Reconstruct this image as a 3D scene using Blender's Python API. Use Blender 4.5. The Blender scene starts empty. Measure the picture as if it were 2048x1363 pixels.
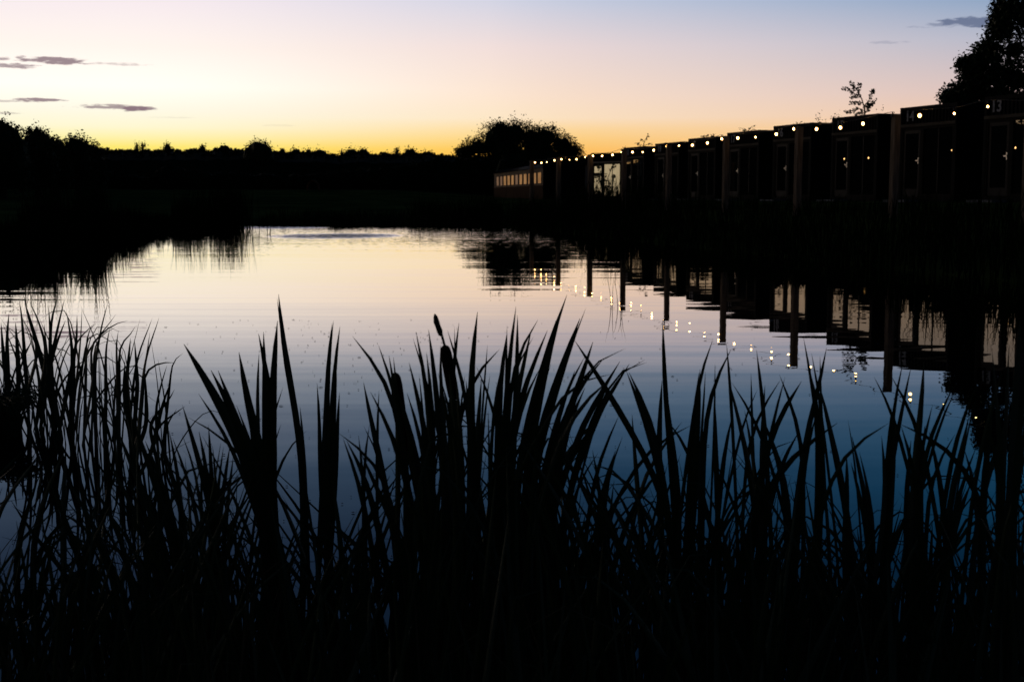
import bpy, math, random
from mathutils import Vector, noise
R = math.radians
random.seed(11)
COL = bpy.context.scene.collection
CAMZ, F, HZ = 1.12, 2617.0, 286.5
PITCH = math.atan(HZ / F)
FW = Vector((0, math.cos(PITCH), -math.sin(PITCH)))
UP = Vector((0, math.sin(PITCH), math.cos(PITCH)))

def unp(px, py, d):
    """point seen at photo position (px,py) standing d metres ahead"""
    v = FW + Vector((1, 0, 0)) * ((px - 1024) / F) + UP * ((681.5 - py) / F)
    v *= d / v.y
    return Vector((v.x, v.y, v.z + CAMZ))

# ------------------------------------------------------------------ materials
def newmat(name):
    m = bpy.data.materials.new(name); m.use_nodes = True
    nt = m.node_tree; nt.nodes.clear()
    return m, nt
def N(nt, t, **kw):
    n = nt.nodes.new(t)
    for k, v in kw.items(): setattr(n, k, v)
    return n
def pmat(name, c1, c2=None, scale=6.0, rough=0.7, spec=0.3, ior=None, bump=0.0, stretch=(1, 1, 1), metal=0.0, trans=None):
    m, nt = newmat(name)
    out = N(nt, 'ShaderNodeOutputMaterial'); b = N(nt, 'ShaderNodeBsdfPrincipled')
    nt.links.new(b.outputs[0], out.inputs[0])
    b.inputs['Roughness'].default_value = rough
    b.inputs['Metallic'].default_value = metal
    b.inputs['Specular IOR Level'].default_value = spec
    if ior: b.inputs['IOR'].default_value = ior
    c2 = c2 or c1
    tc = N(nt, 'ShaderNodeTexCoord'); mp = N(nt, 'ShaderNodeMapping')
    mp.inputs['Scale'].default_value = stretch
    nt.links.new(tc.outputs['Object'], mp.inputs[0])
    nz = N(nt, 'ShaderNodeTexNoise'); nz.inputs['Scale'].default_value = scale; nz.inputs['Detail'].default_value = 5
    nt.links.new(mp.outputs[0], nz.inputs['Vector'])
    cr = N(nt, 'ShaderNodeValToRGB')
    cr.color_ramp.elements[0].position = .35; cr.color_ramp.elements[1].position = .68
    cr.color_ramp.elements[0].color = (*c1, 1); cr.color_ramp.elements[1].color = (*c2, 1)
    nt.links.new(nz.outputs['Fac'], cr.inputs[0]); nt.links.new(cr.outputs[0], b.inputs['Base Color'])
    if bump:
        bp = N(nt, 'ShaderNodeBump'); bp.inputs['Strength'].default_value = bump; bp.inputs['Distance'].default_value = .02
        nt.links.new(nz.outputs['Fac'], bp.inputs['Height']); nt.links.new(bp.outputs[0], b.inputs['Normal'])
    return m
def emat(name, col, st, c2=None, scale=4, stretch=(1, 1, 1)):
    m, nt = newmat(name)
    out = N(nt, 'ShaderNodeOutputMaterial'); e = N(nt, 'ShaderNodeEmission'); e.inputs[1].default_value = st
    e.inputs[0].default_value = (*col, 1)
    if c2:
        tc = N(nt, 'ShaderNodeTexCoord'); mp = N(nt, 'ShaderNodeMapping'); mp.inputs['Scale'].default_value = stretch
        nt.links.new(tc.outputs['Object'], mp.inputs[0])
        nz = N(nt, 'ShaderNodeTexNoise'); nz.inputs['Scale'].default_value = scale
        nt.links.new(mp.outputs[0], nz.inputs['Vector'])
        cr = N(nt, 'ShaderNodeValToRGB'); cr.color_ramp.elements[0].position = .38; cr.color_ramp.elements[1].position = .62
        cr.color_ramp.elements[0].color = (*col, 1); cr.color_ramp.elements[1].color = (*c2, 1)
        nt.links.new(nz.outputs['Fac'], cr.inputs[0]); nt.links.new(cr.outputs[0], e.inputs[0])
    nt.links.new(e.outputs[0], out.inputs[0]); return m

M = {}
M['reed'] = pmat('reed_leaf', (.016, .036, .012), (.036, .066, .020), 9, .42, .35, stretch=(1, 1, .3))
M['straw'] = pmat('dry_reed', (.05, .045, .02), (.09, .075, .035), 9, .6, .2)
M['head'] = pmat('seed_head_brown', (.012, .008, .005), (.02, .012, .008), 60, .95, .05)
M['leaf'] = pmat('tree_leaf', (.012, .026, .008), (.03, .05, .015), .8, .6, .15)
M['leaf_near'] = pmat('hedge_leaf', (.014, .035, .012), (.035, .06, .02), 1.2, .5, .25)
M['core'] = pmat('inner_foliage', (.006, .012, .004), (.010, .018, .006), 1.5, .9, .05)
M['bark'] = pmat('bark', (.03, .022, .016), (.05, .038, .028), 12, .9, .1)
M['grass'] = pmat('meadow_grass', (.018, .036, .012), (.06, .10, .028), .35, .9, .0)
M['bankgrass'] = pmat('bank_grass_blade', (.005, .012, .003), (.012, .022, .006), 3, .9, .0)
M['hill'] = pmat('hill_wood', (.02, .025, .012), (.035, .04, .02), .02, .9, .0)
M['post'] = pmat('timber', (.13, .105, .08), (.28, .225, .17), 16, .9, .0, bump=.5, stretch=(1, 1, .12))
M['cab'] = pmat('cable_black', (.012, .012, .012), None, 5, .6, .2)
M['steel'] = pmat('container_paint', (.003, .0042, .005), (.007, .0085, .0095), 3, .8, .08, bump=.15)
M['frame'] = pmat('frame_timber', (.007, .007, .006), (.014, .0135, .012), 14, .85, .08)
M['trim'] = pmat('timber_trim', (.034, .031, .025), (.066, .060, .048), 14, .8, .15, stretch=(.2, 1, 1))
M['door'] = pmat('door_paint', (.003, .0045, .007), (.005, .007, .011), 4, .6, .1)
M['step'] = pmat('pale_concrete', (.12, .14, .16), (.20, .22, .24), 9, .9, .1)
M['num'] = pmat('number_paint', (.14, .16, .20), (.32, .35, .40), 14, .7, .2)
M['metal'] = pmat('brushed_metal', (.5, .5, .5), (.6, .6, .6), 20, .3, .5, metal=1)
M['glass'] = pmat('coated_glass', (.006, .007, .008), None, 5, .0, .5, ior=1.85)
M['white'] = pmat('white_frame', (.20, .17, .13), (.3, .27, .21), 8, .6, .3)
M['cream'] = pmat('cream_paint', (.20, .17, .135), (.30, .26, .21), 5, .9, .0)
M['brown'] = pmat('brown_boards', (.055, .040, .030), (.085, .062, .046), 6, .95, .0, stretch=(3, 3, .3))
M['roof'] = pmat('roof_felt', (.015, .015, .017), (.03, .03, .032), 5, .9, .05)
M['rust'] = pmat('woven_willow', (.10, .04, .02), (.22, .09, .04), 8, .9, .1)
M['bulb'] = emat('bulb_glow', (1.0, .60, .22), 60)
_nt = M['bulb'].node_tree; _e = [n for n in _nt.nodes if n.type == 'EMISSION'][0]; _lw = _nt.nodes.new('ShaderNodeLayerWeight'); _lw.inputs[0].default_value = .5
_r = _nt.nodes.new('ShaderNodeValToRGB'); _r.color_ramp.elements[0].color = (1, .64, .27, 1); _r.color_ramp.elements[1].color = (1, .42, .06, 1); _r.color_ramp.elements[1].position = .55
_m = _nt.nodes.new('ShaderNodeMapRange'); _m.inputs[1].default_value = .25; _m.inputs[2].default_value = .6; _m.inputs[3].default_value = 26; _m.inputs[4].default_value = 1.1
_nt.links.new(_lw.outputs['Facing'], _r.inputs[0]); _nt.links.new(_lw.outputs['Facing'], _m.inputs[0]); _nt.links.new(_r.outputs[0], _e.inputs[0]); _nt.links.new(_m.outputs[0], _e.inputs[1])
M['win'] = emat('lit_window', (.30, .145, .055), .75, (.42, .22, .09), 1.1)
M['windim'] = emat('dim_window', (.18, .10, .06), .7, (.24, .14, .08), 1.1)
M['curt'] = emat('lit_curtain', (.33, .25, .14), 1.0, (.42, .33, .19), 3, (8, 8, .4))
M['fleck'] = pmat('floating_fluff', (.25, .25, .27), (.5, .5, .5), 30, .8, .1)

# water: calm dark pond, breeze-ruffled at its far end
m, nt = newmat('pond_water'); M['water'] = m
out = N(nt, 'ShaderNodeOutputMaterial'); b = N(nt, 'ShaderNodeBsdfGlossy'); b.inputs['Roughness'].default_value = 0.0; b.inputs['Color'].default_value = (1, .965, .985, 1)
bd = N(nt, 'ShaderNodeBsdfDiffuse'); bd.inputs[0].default_value = (.0014, .0028, .0036, 1)
bm = N(nt, 'ShaderNodeMixShader'); nt.links.new(bm.outputs[0], out.inputs[0])
fr = N(nt, 'ShaderNodeFresnel'); fr.inputs[0].default_value = 1.335
rr = N(nt, 'ShaderNodeValToRGB'); e_ = rr.color_ramp.elements
e_[0].position = 0; e_[0].color = (0, 0, 0, 1); e_[1].position = 1; e_[1].color = (1, 1, 1, 1)
for p_, v_ in ((.12, .11), (.28, .17), (.36, .21), (.43, .31), (.50, .53), (.56, .69), (.62, .82), (.7, .94)):
    q_ = e_.new(p_); q_.color = (v_, v_, v_, 1)
tr = N(nt, 'ShaderNodeValToRGB'); e_ = tr.color_ramp.elements
e_[0].position = .1; e_[0].color = (.55, .85, 1, 1); e_[1].position = .9; e_[1].color = (1, .97, .93, 1)
for p_, v_ in ((.30, (.62, .88, 1)), (.42, (.74, .90, 1)), (.52, (.90, .92, .98)), (.62, (1, .93, .87)), (.74, (1, .94, .84))):
    q_ = e_.new(p_); q_.color = (*v_, 1)
nt.links.new(fr.outputs[0], tr.inputs[0]); nt.links.new(tr.outputs[0], b.inputs['Color']); nt.links.new(fr.outputs[0], rr.inputs[0]); nt.links.new(rr.outputs[0], bm.inputs[0]); nt.links.new(bd.outputs[0], bm.inputs[1]); nt.links.new(b.outputs[0], bm.inputs[2])
tc = N(nt, 'ShaderNodeNewGeometry'); sep = N(nt, 'ShaderNodeSeparateXYZ'); nt.links.new(tc.outputs['Position'], sep.inputs[0])
def ma(op, a, c=None, d=None, clamp=False):
    n = N(nt, 'ShaderNodeMath', operation=op); n.use_clamp = clamp
    for i, v in enumerate((a, c, d)):
        if v is None: continue
        if isinstance(v, (int, float)): n.inputs[i].default_value = v
        else: nt.links.new(v, n.inputs[i])
    return n.outputs[0]
def wave(sx, sy, detail, seed):
    mp = N(nt, 'ShaderNodeMapping'); mp.inputs['Scale'].default_value = (sx, sy, 1); mp.inputs['Location'].default_value = (seed, seed * .7, seed)
    mp.inputs['Rotation'].default_value = (0, 0, R(-4))
    nt.links.new(tc.outputs['Position'], mp.inputs[0])
    nz = N(nt, 'ShaderNodeTexNoise'); nz.inputs['Scale'].default_value = 1; nz.inputs['Detail'].default_value = detail
    nt.links.new(mp.outputs[0], nz.inputs['Vector'])
    s = N(nt, 'ShaderNodeSeparateColor'); nt.links.new(nz.outputs['Color'], s.inputs[0])
    return ma('SUBTRACT', s.outputs[0], .5), ma('SUBTRACT', s.outputs[1], .5)
X, Y = sep.outputs[0], sep.outputs[1]
a1, b1 = wave(.22, 4.2, 1.5, 3.1)          # long low ripples across the pond
a2, b2 = wave(5, 9, 2, 8.7)              # fine ruffle
def mrange(v, a, c, d, e):
    n = N(nt, 'ShaderNodeMapRange', interpolation_type='SMOOTHSTEP')
    nt.links.new(v, n.inputs[0])
    for i, q in enumerate((a, c, d, e)): n.inputs[i + 1].default_value = q
    return n.outputs[0]
def ell(cx, cy, rx, ry):
    dx = ma('DIVIDE', ma('SUBTRACT', X, cx), rx); dy = ma('DIVIDE', ma('SUBTRACT', Y, cy), ry)
    return ma('SUBTRACT', 1.0, ma('ADD', ma('MULTIPLY', dx, dx), ma('MULTIPLY', dy, dy)), None, True)
far = mrange(Y, 22, 46, 0, 1)
patch = ma('ADD', ma('MULTIPLY', ell(-5.2, 38.6, 2.1, 3.0), 1.0), ma('MULTIPLY', ell(-9.1, 49.2, 2.6, 2.6), .6))
kill = mrange(Y, 2, 9, .25, 1)
ampA = ma('ADD', ma('MULTIPLY', kill, .017), ma('MULTIPLY', far, .03))
ampB = ma('ADD', .0035, ma('ADD', ma('MULTIPLY', far, .15), ma('MULTIPLY', patch, .8)))
slx = ma('ADD', ma('MULTIPLY', a1, ma('MULTIPLY', ampA, .3)), ma('MULTIPLY', a2, ma('MULTIPLY', ampB, .5)))
sly = ma('ADD', ma('MULTIPLY', b1, ampA), ma('MULTIPLY', b2, ampB))
bias = ma('ADD', ma('MULTIPLY', ma('MAXIMUM', ma('SUBTRACT', Y, 10), 0), .00055), ma('MULTIPLY', patch, .15))  # at grazing angles mostly the near faces of the wavelets are seen
sly = ma('SUBTRACT', sly, bias)
cb = N(nt, 'ShaderNodeCombineXYZ'); nt.links.new(slx, cb.inputs[0]); nt.links.new(sly, cb.inputs[1]); cb.inputs[2].default_value = 1
nm = N(nt, 'ShaderNodeVectorMath', operation='NORMALIZE'); nt.links.new(cb.outputs[0], nm.inputs[0]); nt.links.new(nm.outputs[0], b.inputs['Normal']); nt.links.new(nm.outputs[0], fr.inputs['Normal'])

# ------------------------------------------------------------------ helpers
def tag(o, label=None, cat=None, group=None, kind=None):
    if label: o['label'] = label
    if cat: o['category'] = cat
    if group: o['group'] = group
    if kind: o['kind'] = kind
    return o
def empty(name, loc, rz=0.0):
    o = bpy.data.objects.new(name, None); COL.objects.link(o); o.location = loc; o.rotation_euler = (0, 0, rz); o.empty_display_size = .2
    return o
class MB:
    def __init__(s): s.v = []; s.f = []
    def add(s, vs, fs):
        k = len(s.v); s.v += [tuple(q) for q in vs]; s.f += [tuple(i + k for i in f) for f in fs]
    def box(s, x0, y0, z0, x1, y1, z1):
        vs = [(x0, y0, z0), (x1, y0, z0), (x1, y1, z0), (x0, y1, z0), (x0, y0, z1), (x1, y0, z1), (x1, y1, z1), (x0, y1, z1)]
        s.add(vs, [(0, 3, 2, 1), (4, 5, 6, 7), (0, 1, 5, 4), (1, 2, 6, 5), (2, 3, 7, 6), (3, 0, 4, 7)])
    def tube(s, pts, rads, n=6, cap=True):
        pts = [Vector(p) for p in pts]; ring = []
        k = len(s.v)
        for i, p in enumerate(pts):
            t = (pts[min(i + 1, len(pts) - 1)] - pts[max(i - 1, 0)])
            if t.length < 1e-7: t = Vector((0, 0, 1))
            t.normalize()
            a = t.cross(Vector((.31, .9, .2))).normalized(); c = t.cross(a)
            for j in range(n):
                an = 2 * math.pi * j / n
                s.v.append(tuple(p + (a * math.cos(an) + c * math.sin(an)) * rads[i]))
        for i in range(len(pts) - 1):
            for j in range(n):
                j2 = (j + 1) % n
                s.f.append((k + i * n + j, k + i * n + j2, k + (i + 1) * n + j2, k + (i + 1) * n + j))
        if cap:
            s.f.append(tuple(k + j for j in range(n))[::-1]); e = k + (len(pts) - 1) * n
            s.f.append(tuple(e + j for j in range(n)))
    def quadleaf(s, p, size, ar=.55):
        u = Vector((random.gauss(0, 1), random.gauss(0, 1), random.gauss(0, 1))).normalized()
        w = u.cross(Vector((random.gauss(0, 1), random.gauss(0, 1), random.gauss(0, 1))))
        if w.length < 1e-4: w = Vector((1, 0, 0))
        w.normalize(); a = u * size * .5; c = w * size * .5 * ar
        p = Vector(p)
        s.add([p - a, p + c, p + a, p - c], [(0, 1, 2, 3)])
    def build(s, name, mat, parent=None, smooth=False):
        me = bpy.data.meshes.new(name); me.from_pydata(s.v, [], s.f); me.materials.append(mat)
        if smooth:
            for p in me.polygons: p.use_smooth = True
        me.update()
        o = bpy.data.objects.new(name, me); COL.objects.link(o)
        if parent: o.parent = parent
        return o

def cr_sample(pts, n):
    """Catmull-Rom through pts"""
    P = [Vector(p) for p in pts]; P = [P[0] * 2 - P[1]] + P + [P[-1] * 2 - P[-2]]
    segs = len(P) - 3; o = []
    for i in range(n + 1):
        t = segs * i / n; k = min(int(t), segs - 1); t -= k
        a, b_, c, d = P[k:k + 4]
        o.append(.5 * ((2 * b_) + (c - a) * t + (2 * a - 5 * b_ + 4 * c - d) * t * t + (3 * b_ - a - 3 * c + d) * t ** 3))
    return o
def even(pts, n, sm_it):
    P = cr_sample(pts, max(40, n * 2))
    def resample(P, m):
        L = [0]
        for a, c in zip(P, P[1:]): L.append(L[-1] + (c - a).length)
        o = []; k = 0
        for i in range(m + 1):
            t = L[-1] * i / m
            while k < len(P) - 2 and L[k + 1] < t: k += 1
            o.append(P[k].lerp(P[k + 1], (t - L[k]) / max(1e-9, L[k + 1] - L[k])))
        return o
    P = resample(P, 48)
    for _ in range(sm_it): P = [P[0]] + [P[i] * .5 + (P[i - 1] + P[i + 1]) * .25 for i in range(1, len(P) - 1)] + [P[-1]]
    return resample(P, n)
def blade(mb, pts, W, n=14, yaw=None, tipf=.5, pw=.75):
    """pts from root to tip; a leaf with a keeled cross-section"""
    P = even(pts, n, 14 if n > 12 else 3); yaw = random.uniform(-.5, .5) if yaw is None else yaw
    k = len(mb.v); camd = Vector((0, 1, -.1)).normalized(); tw = random.uniform(-.5, .5)
    L = [0]
    for i in range(n): L.append(L[-1] + (P[i + 1] - P[i]).length)
    for i, p in enumerate(P):
        t = (P[min(i + 1, n)] - P[max(i - 1, 0)]).normalized()
        side = t.cross(camd)
        if side.length < .05: side = Vector((1, 0, 0))
        side.normalize(); nor = side.cross(t)
        s_ = L[i] / max(L[-1], 1e-6); a = yaw + tw * s_
        d = side * math.cos(a) + nor * math.sin(a); d2 = t.cross(d)
        w = W * min(1, ((1 - s_) / tipf)) ** pw * (.80 + .20 * min(1, s_ * 2.5)) * .5 if s_ < 1 else W * .01
        w = max(w, W * .02)
        mb.v += [tuple(p - d * w), tuple(p + d2 * w * .22), tuple(p + d * w), tuple(p - d2 * w * .10)]
    for i in range(n):
        for j in range(4):
            j2 = (j + 1) % 4
            mb.f.append((k + i * 4 + j, k + i * 4 + j2, k + i * 4 + 4 + j2, k + i * 4 + 4 + j))
    mb.f.append((k, k + 3, k + 2, k + 1))

# ------------------------------------------------------------------ camera
cd = bpy.data.cameras.new('camera'); cam = bpy.data.objects.new('camera', cd); COL.objects.link(cam)
cam.location = (0, 0, CAMZ); cam.rotation_euler = (math.pi / 2 - PITCH, 0, 0)
cd.sensor_width = 36; cd.lens = F / 2048 * 36; cd.clip_end = 5000; cd.clip_start = .05
cd.dof.use_dof = True; cd.dof.focus_distance = 3.6; cd.dof.aperture_fstop = 13; cd.dof.aperture_blades = 7
sc = bpy.context.scene; sc.camera = cam
sc.view_settings.view_transform = 'Standard'; sc.view_settings.look = 'None'; sc.view_settings.exposure = 0; sc.view_settings.gamma = 1

# ------------------------------------------------------------------ dusk sky
w = bpy.data.worlds.new('World'); sc.world = w; w.use_nodes = True; nt = w.node_tree; nt.nodes.clear()
out = N(nt, 'ShaderNodeOutputWorld'); bg = N(nt, 'ShaderNodeBackground'); nt.links.new(bg.outputs[0], out.inputs[0])
tc = N(nt, 'ShaderNodeTexCoord'); sep = N(nt, 'ShaderNodeSeparateXYZ'); nt.links.new(tc.outputs['Generated'], sep.inputs[0])
el = ma('MULTIPLY', ma('ARCSINE', sep.outputs[2]), 180 / math.pi)
az = ma('MULTIPLY', ma('ARCTAN2', sep.outputs[0], sep.outputs[1]), 180 / math.pi)
def s2l(c):
    return tuple(((v / 255) / 12.92 if v / 255 <= .04045 else ((v / 255 + .055) / 1.055) ** 2.4) for v in c)
ELS = ma('DIVIDE', el, 30.0, None, True)
def ramp(stops, sc_=1.0):
    r = N(nt, 'ShaderNodeValToRGB'); r.color_ramp.interpolation = 'B_SPLINE' if False else 'LINEAR'
    e = r.color_ramp.elements
    while len(e) > 1: e.remove(e[-1])
    e[0].position = stops[0][0] / 30; e[0].color = (*stops[0][1], 1)
    for el_, c in stops[1:]:
        k = e.new(min(el_ / 30, 1)); k.color = (*c, 1)
    nt.links.new(ELS, r.inputs[0]); return r.outputs[0]
ZEN = (.003, .009, .020)
L_ = ramp([(0, s2l((255, 185, 15))), (1.6, s2l((255, 212, 62))), (2.1, s2l((255, 233, 118))), (2.5, s2l((255, 243, 174))), (2.95, s2l((255, 248, 212))), (3.6, s2l((255, 250, 230))), (4.6, (1.12, 1.05, .95)), (6.2, (1.03, .93, .86)),
           (8.6, s2l((245, 232, 240))), (10, (.66, .60, .72)), (12, (.34, .36, .50)), (15, (.13, .16, .28)), (20, (.05, .08, .15)), (30, ZEN)])
C_ = ramp([(0, s2l((254, 155, 38))), (1.7, s2l((255, 184, 76))), (2.1, s2l((255, 196, 92))), (2.5, s2l((254, 208, 122))), (2.95, s2l((254, 218, 155))), (3.4, s2l((253, 228, 194))), (4.3, s2l((252, 226, 203))), (6.4, s2l((239, 219, 216))),
           (8.6, s2l((200, 208, 228))), (10, (.33, .44, .66)), (12, (.13, .24, .42)), (15, (.055, .11, .22)), (20, (.022, .055, .12)), (30, ZEN)])
R_ = ramp([(0, s2l((235, 170, 125))), (2, s2l((242, 188, 145))), (3.2, s2l((237, 194, 167))), (4.3, s2l((217, 191, 187))), (6.4, s2l((176, 181, 199))),
           (8.6, s2l((106, 149, 189))), (10, (.075, .28, .50)), (12, (.028, .21, .42)), (15, (.012, .11, .24)), (20, (.006, .038, .10)), (30, ZEN)])
S_ = ramp([(0, (.50, .22, .06)), (2, (.70, .42, .16)), (4, (1, .72, .46)), (8, (1, .74, .58)), (11, (.6, .45, .36)), (15, (.16, .14, .14)), (20, (.04, .05, .07)), (30, ZEN)])
sS = N(nt, 'ShaderNodeVectorMath', operation='SCALE'); nt.links.new(S_, sS.inputs[0]); sS.inputs[3].default_value = 1.8
B_ = ramp([(0, (.035, .035, .05)), (6, (.03, .035, .055)), (15, (.014, .022, .040)), (30, ZEN)])
def mixc(f, a, c):
    n = N(nt, 'ShaderNodeMix', data_type='RGBA'); nt.links.new(f, n.inputs[0])
    nt.links.new(a, n.inputs[6]); nt.links.new(c, n.inputs[7]); return n.outputs[2]
col = mixc(mrange(az, -17, 4, 0, 1), L_, C_)
lin = N(nt, 'ShaderNodeMapRange'); nt.links.new(az, lin.inputs[0])
for i, q in enumerate((-1, 22, 0, 1)): lin.inputs[i + 1].default_value = q
col = mixc(lin.outputs[0], col, R_)
col = mixc(mrange(az, -26, -46, 0, 1), col, sS.outputs[0])
col = mixc(mrange(az, -68, -100, 0, 1), col, B_)
col = mixc(mrange(az, 30, 80, 0, 1), col, B_)
# thin evening clouds
mpn = N(nt, 'ShaderNodeCombineXYZ'); nt.links.new(ma('MULTIPLY', az, .55), mpn.inputs[0]); nt.links.new(ma('MULTIPLY', el, 3.6), mpn.inputs[1])
nz = N(nt, 'ShaderNodeTexNoise'); nz.inputs['Scale'].default_value = 1.0; nz.inputs['Detail'].default_value = 5; nt.links.new(mpn.outputs[0], nz.inputs['Vector'])
mpn2 = N(nt, 'ShaderNodeCombineXYZ'); nt.links.new(ma('MULTIPLY', az, 2.2), mpn2.inputs[0]); nt.links.new(ma('MULTIPLY', el, 9), mpn2.inputs[1]); mpn2.inputs[2].default_value = 4
nz2 = N(nt, 'ShaderNodeTexNoise'); nz2.inputs['Scale'].default_value = 1.0; nz2.inputs['Detail'].default_value = 4; nt.links.new(mpn2.outputs[0], nz2.inputs['Vector'])
def pa(px): return math.degrees(math.atan((px - 1024) / F))
CL = [(112, 122, 75, 6.5, 1.0), (20, 131, 55, 5, .9), (40, 115, 12, 4, .8), (5, 117, 22, 5, .8), (225, 128, 75, 3, .45), (76, 200, 55, 4, 1.0), (10, 202, 40, 2.5, .5),
      (228, 215, 75, 4.5, .9), (272, 217, 42, 6.5, 1.1), (232, 211, 40, 2.5, .8), (10, 226, 35, 2, .5), (1945, 43, 62, 10, 1.0), (1990, 40, 40, 8, .7), (1895, 50, 48, 5, .6), (1848, 54, 28, 3.5, .35), (1776, 85, 36, 3.5, .28), (560, 251, 40, 1.8, .12), (340, 235, 60, 1.6, .15)]
tot = None
for px, py, hw, hh, dn in CL:
    e0 = math.degrees(math.atan((681.5 - py) / F)) - math.degrees(PITCH) if False else None
    v = unp(px, py, 100) - Vector((0, 0, CAMZ)); a0 = math.degrees(math.atan2(v.x, v.y)); e0 = math.degrees(math.asin(v.normalized().z))
    ra = hw / 45.7; re = hh / 45.7
    dx = ma('DIVIDE', ma('SUBTRACT', az, a0), ra); dy = ma('DIVIDE', ma('SUBTRACT', el, e0), re)
    q = ma('SUBTRACT', 1.0, ma('ADD', ma('MULTIPLY', dx, dx), ma('MULTIPLY', dy, dy)))
    q = ma('ADD', q, ma('MULTIPLY', ma('SUBTRACT', nz.outputs['Fac'], .5), 3.0))
    q = ma('ADD', q, ma('MULTIPLY', ma('SUBTRACT', nz2.outputs['Fac'], .5), 3.4))
    q = ma('MULTIPLY', mrange(q, -.15, .9, 0, 1), dn)
    tot = q if tot is None else ma('MAXIMUM', tot, q)
cc = N(nt, 'ShaderNodeMix', data_type='RGBA'); nt.links.new(mrange(az, -15, 15, 0, 1), cc.inputs[0])
cc.inputs[6].default_value = (*s2l((139, 116, 126)), 1); cc.inputs[7].default_value = (*s2l((100, 112, 142)), 1)
col = mixc(ma('MULTIPLY', tot, .9, None, True), col, cc.outputs[2])
# a weak Nishita component of the after-sunset sky on top
sky = N(nt, 'ShaderNodeTexSky', sky_type='NISHITA'); sky.sun_disc = False; sky.sun_elevation = R(-3); sky.sun_rotation = R(-38)
sk = N(nt, 'ShaderNodeVectorMath', operation='SCALE'); nt.links.new(sky.outputs[0], sk.inputs[0]); sk.inputs[3].default_value = .01
ad = N(nt, 'ShaderNodeVectorMath', operation='ADD'); nt.links.new(col, ad.inputs[0]); nt.links.new(sk.outputs[0], ad.inputs[1])
nt.links.new(ad.outputs[0], bg.inputs[0]); bg.inputs[1].default_value = 1.0

# ------------------------------------------------------------------ ground and pond
POND = [(-6.5, 1.0), (-2, .75), (3, .75), (7.5, 1.5), (9.4, 5), (8.3, 10), (6.2, 20), (4.1, 30), (2.0, 40), (.6, 47), (-1.2, 50.5), (-5, 51.3), (-10, 51.6), (-11.5, 49),
        (-10.4, 44), (-10.8, 38), (-10.2, 31), (-10.0, 25), (-9.0, 17), (-9.6, 10), (-8.5, 4)]
def sd(x, y):
    best = 1e9; inside = False; n = len(POND)
    for i in range(n):
        x1, y1 = POND[i]; x2, y2 = POND[(i + 1) % n]
        dx, dy = x2 - x1, y2 - y1; t = max(0, min(1, ((x - x1) * dx + (y - y1) * dy) / (dx * dx + dy * dy)))
        best = min(best, math.hypot(x - x1 - dx * t, y - y1 - dy * t))
        if (y1 > y) != (y2 > y) and x < (x2 - x1) * (y - y1) / (y2 - y1) + x1: inside = not inside
    return -best if inside else best
def lerp(a, b, t): return a + (b - a) * max(0, min(1, t))
def sm(a, b, v):
    t = max(0, min(1, (v - a) / (b - a))); return t * t * (3 - 2 * t)
def prof(s, pts):
    for (a, za), (b_, zb) in zip(pts, pts[1:]):
        if s <= b_: return lerp(za, zb, (s - a) / (b_ - a))
    return pts[-1][1]
def gz(x, y):
    s = sd(x, y)
    if s < 0: return max(-.5, s * .5)
    rt = prof(s, [(0, 0), (.5, .35), (2.5, .76), (6, .97), (9, 1.0)]); lf = prof(s, [(0, 0), (.5, .18), (3, .42), (14, .8), (30, .95), (60, 1.0)])
    nr = prof(s, [(0, 0), (1, .1), (4, .2), (12, .6)])
    k = sm(-3, 2, x + (y - 50) * .1 if y > 5 else x); z = lerp(lf, rt, k)
    if y < 2: z = lerp(nr, z, sm(-3, 2, y) if abs(x) > 6 else 0)
    z += max(0, min(y, 330) - 84) * .021 * sm(6, -14, x) if y > 84 else 0
    z += .05 * noise.noise(Vector((x * .5, y * .5, 0))) * min(1, s / 3)
    return z
def sm_(a, b, v): return sm(a, b, v)
def axis(lo, hi, fine_lo, fine_hi, step, grow=1.18):
    a = []; v = fine_lo
    while v <= fine_hi: a.append(v); v += step
    st = step; v = a[-1]
    while v < hi: st *= grow; v += st; a.append(v)
    st = step; v = fine_lo; pre = []
    while v > lo: st *= grow; v -= st; pre.append(v)
    return pre[::-1] + a
_sm = sm
def sm(a, b, v):
    if a > b: return 1 - _sm(b, a, v)
    return _sm(a, b, v)
xs = axis(-1500, 1500, -14, 14, .5); ys = axis(-200, 2500, -3, 56, .5)
mb = MB(); nx = len(xs)
for y in ys:
    for x in xs: mb.v.append((x, y, gz(x, y)))
for j in range(len(ys) - 1):
    for i in range(nx - 1):
        k = j * nx + i; mb.f.append((k, k + 1, k + nx + 1, k + nx))
tag(mb.build('ground', M['grass'], smooth=True), kind='structure')
mb = MB(); mb.add([(-16, .2, 0), (16, .2, 0), (16, 56, 0), (-16, 56, 0)], [(0, 1, 2, 3)])
tag(mb.build('pond_water', M['water']), kind='structure')
# distant rising land
mb = MB(); prev = None; HP = [(-900, 290), (-300, 292), (0, 300), (200, 302), (400, 303), (470, 306), (560, 311), (700, 316), (900, 320), (1300, 325), (2400, 335)]
cols = []
for i in range(140):
    px = -900 + i * 24
    py = prof(px, HP) + 1.2 * noise.noise(Vector((px * .03, 0, 0)))
    top = unp(px, py, 760)
    cols.append([(top.x * .60, 460, 3.5), (top.x * .8, 610, lerp(3.5, top.z, .62)), (top.x, 760, top.z), (top.x * 1.3, 1000, top.z * .9), (top.x * 1.8, 1400, -5)])
for c in cols: mb.v += c
for i in range(len(cols) - 1):
    for j in range(4): k = i * 5 + j; mb.f.append((k, k + 5, k + 6, k + 1))
tag(mb.build('hills', M['hill'], smooth=True), kind='structure')

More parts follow.
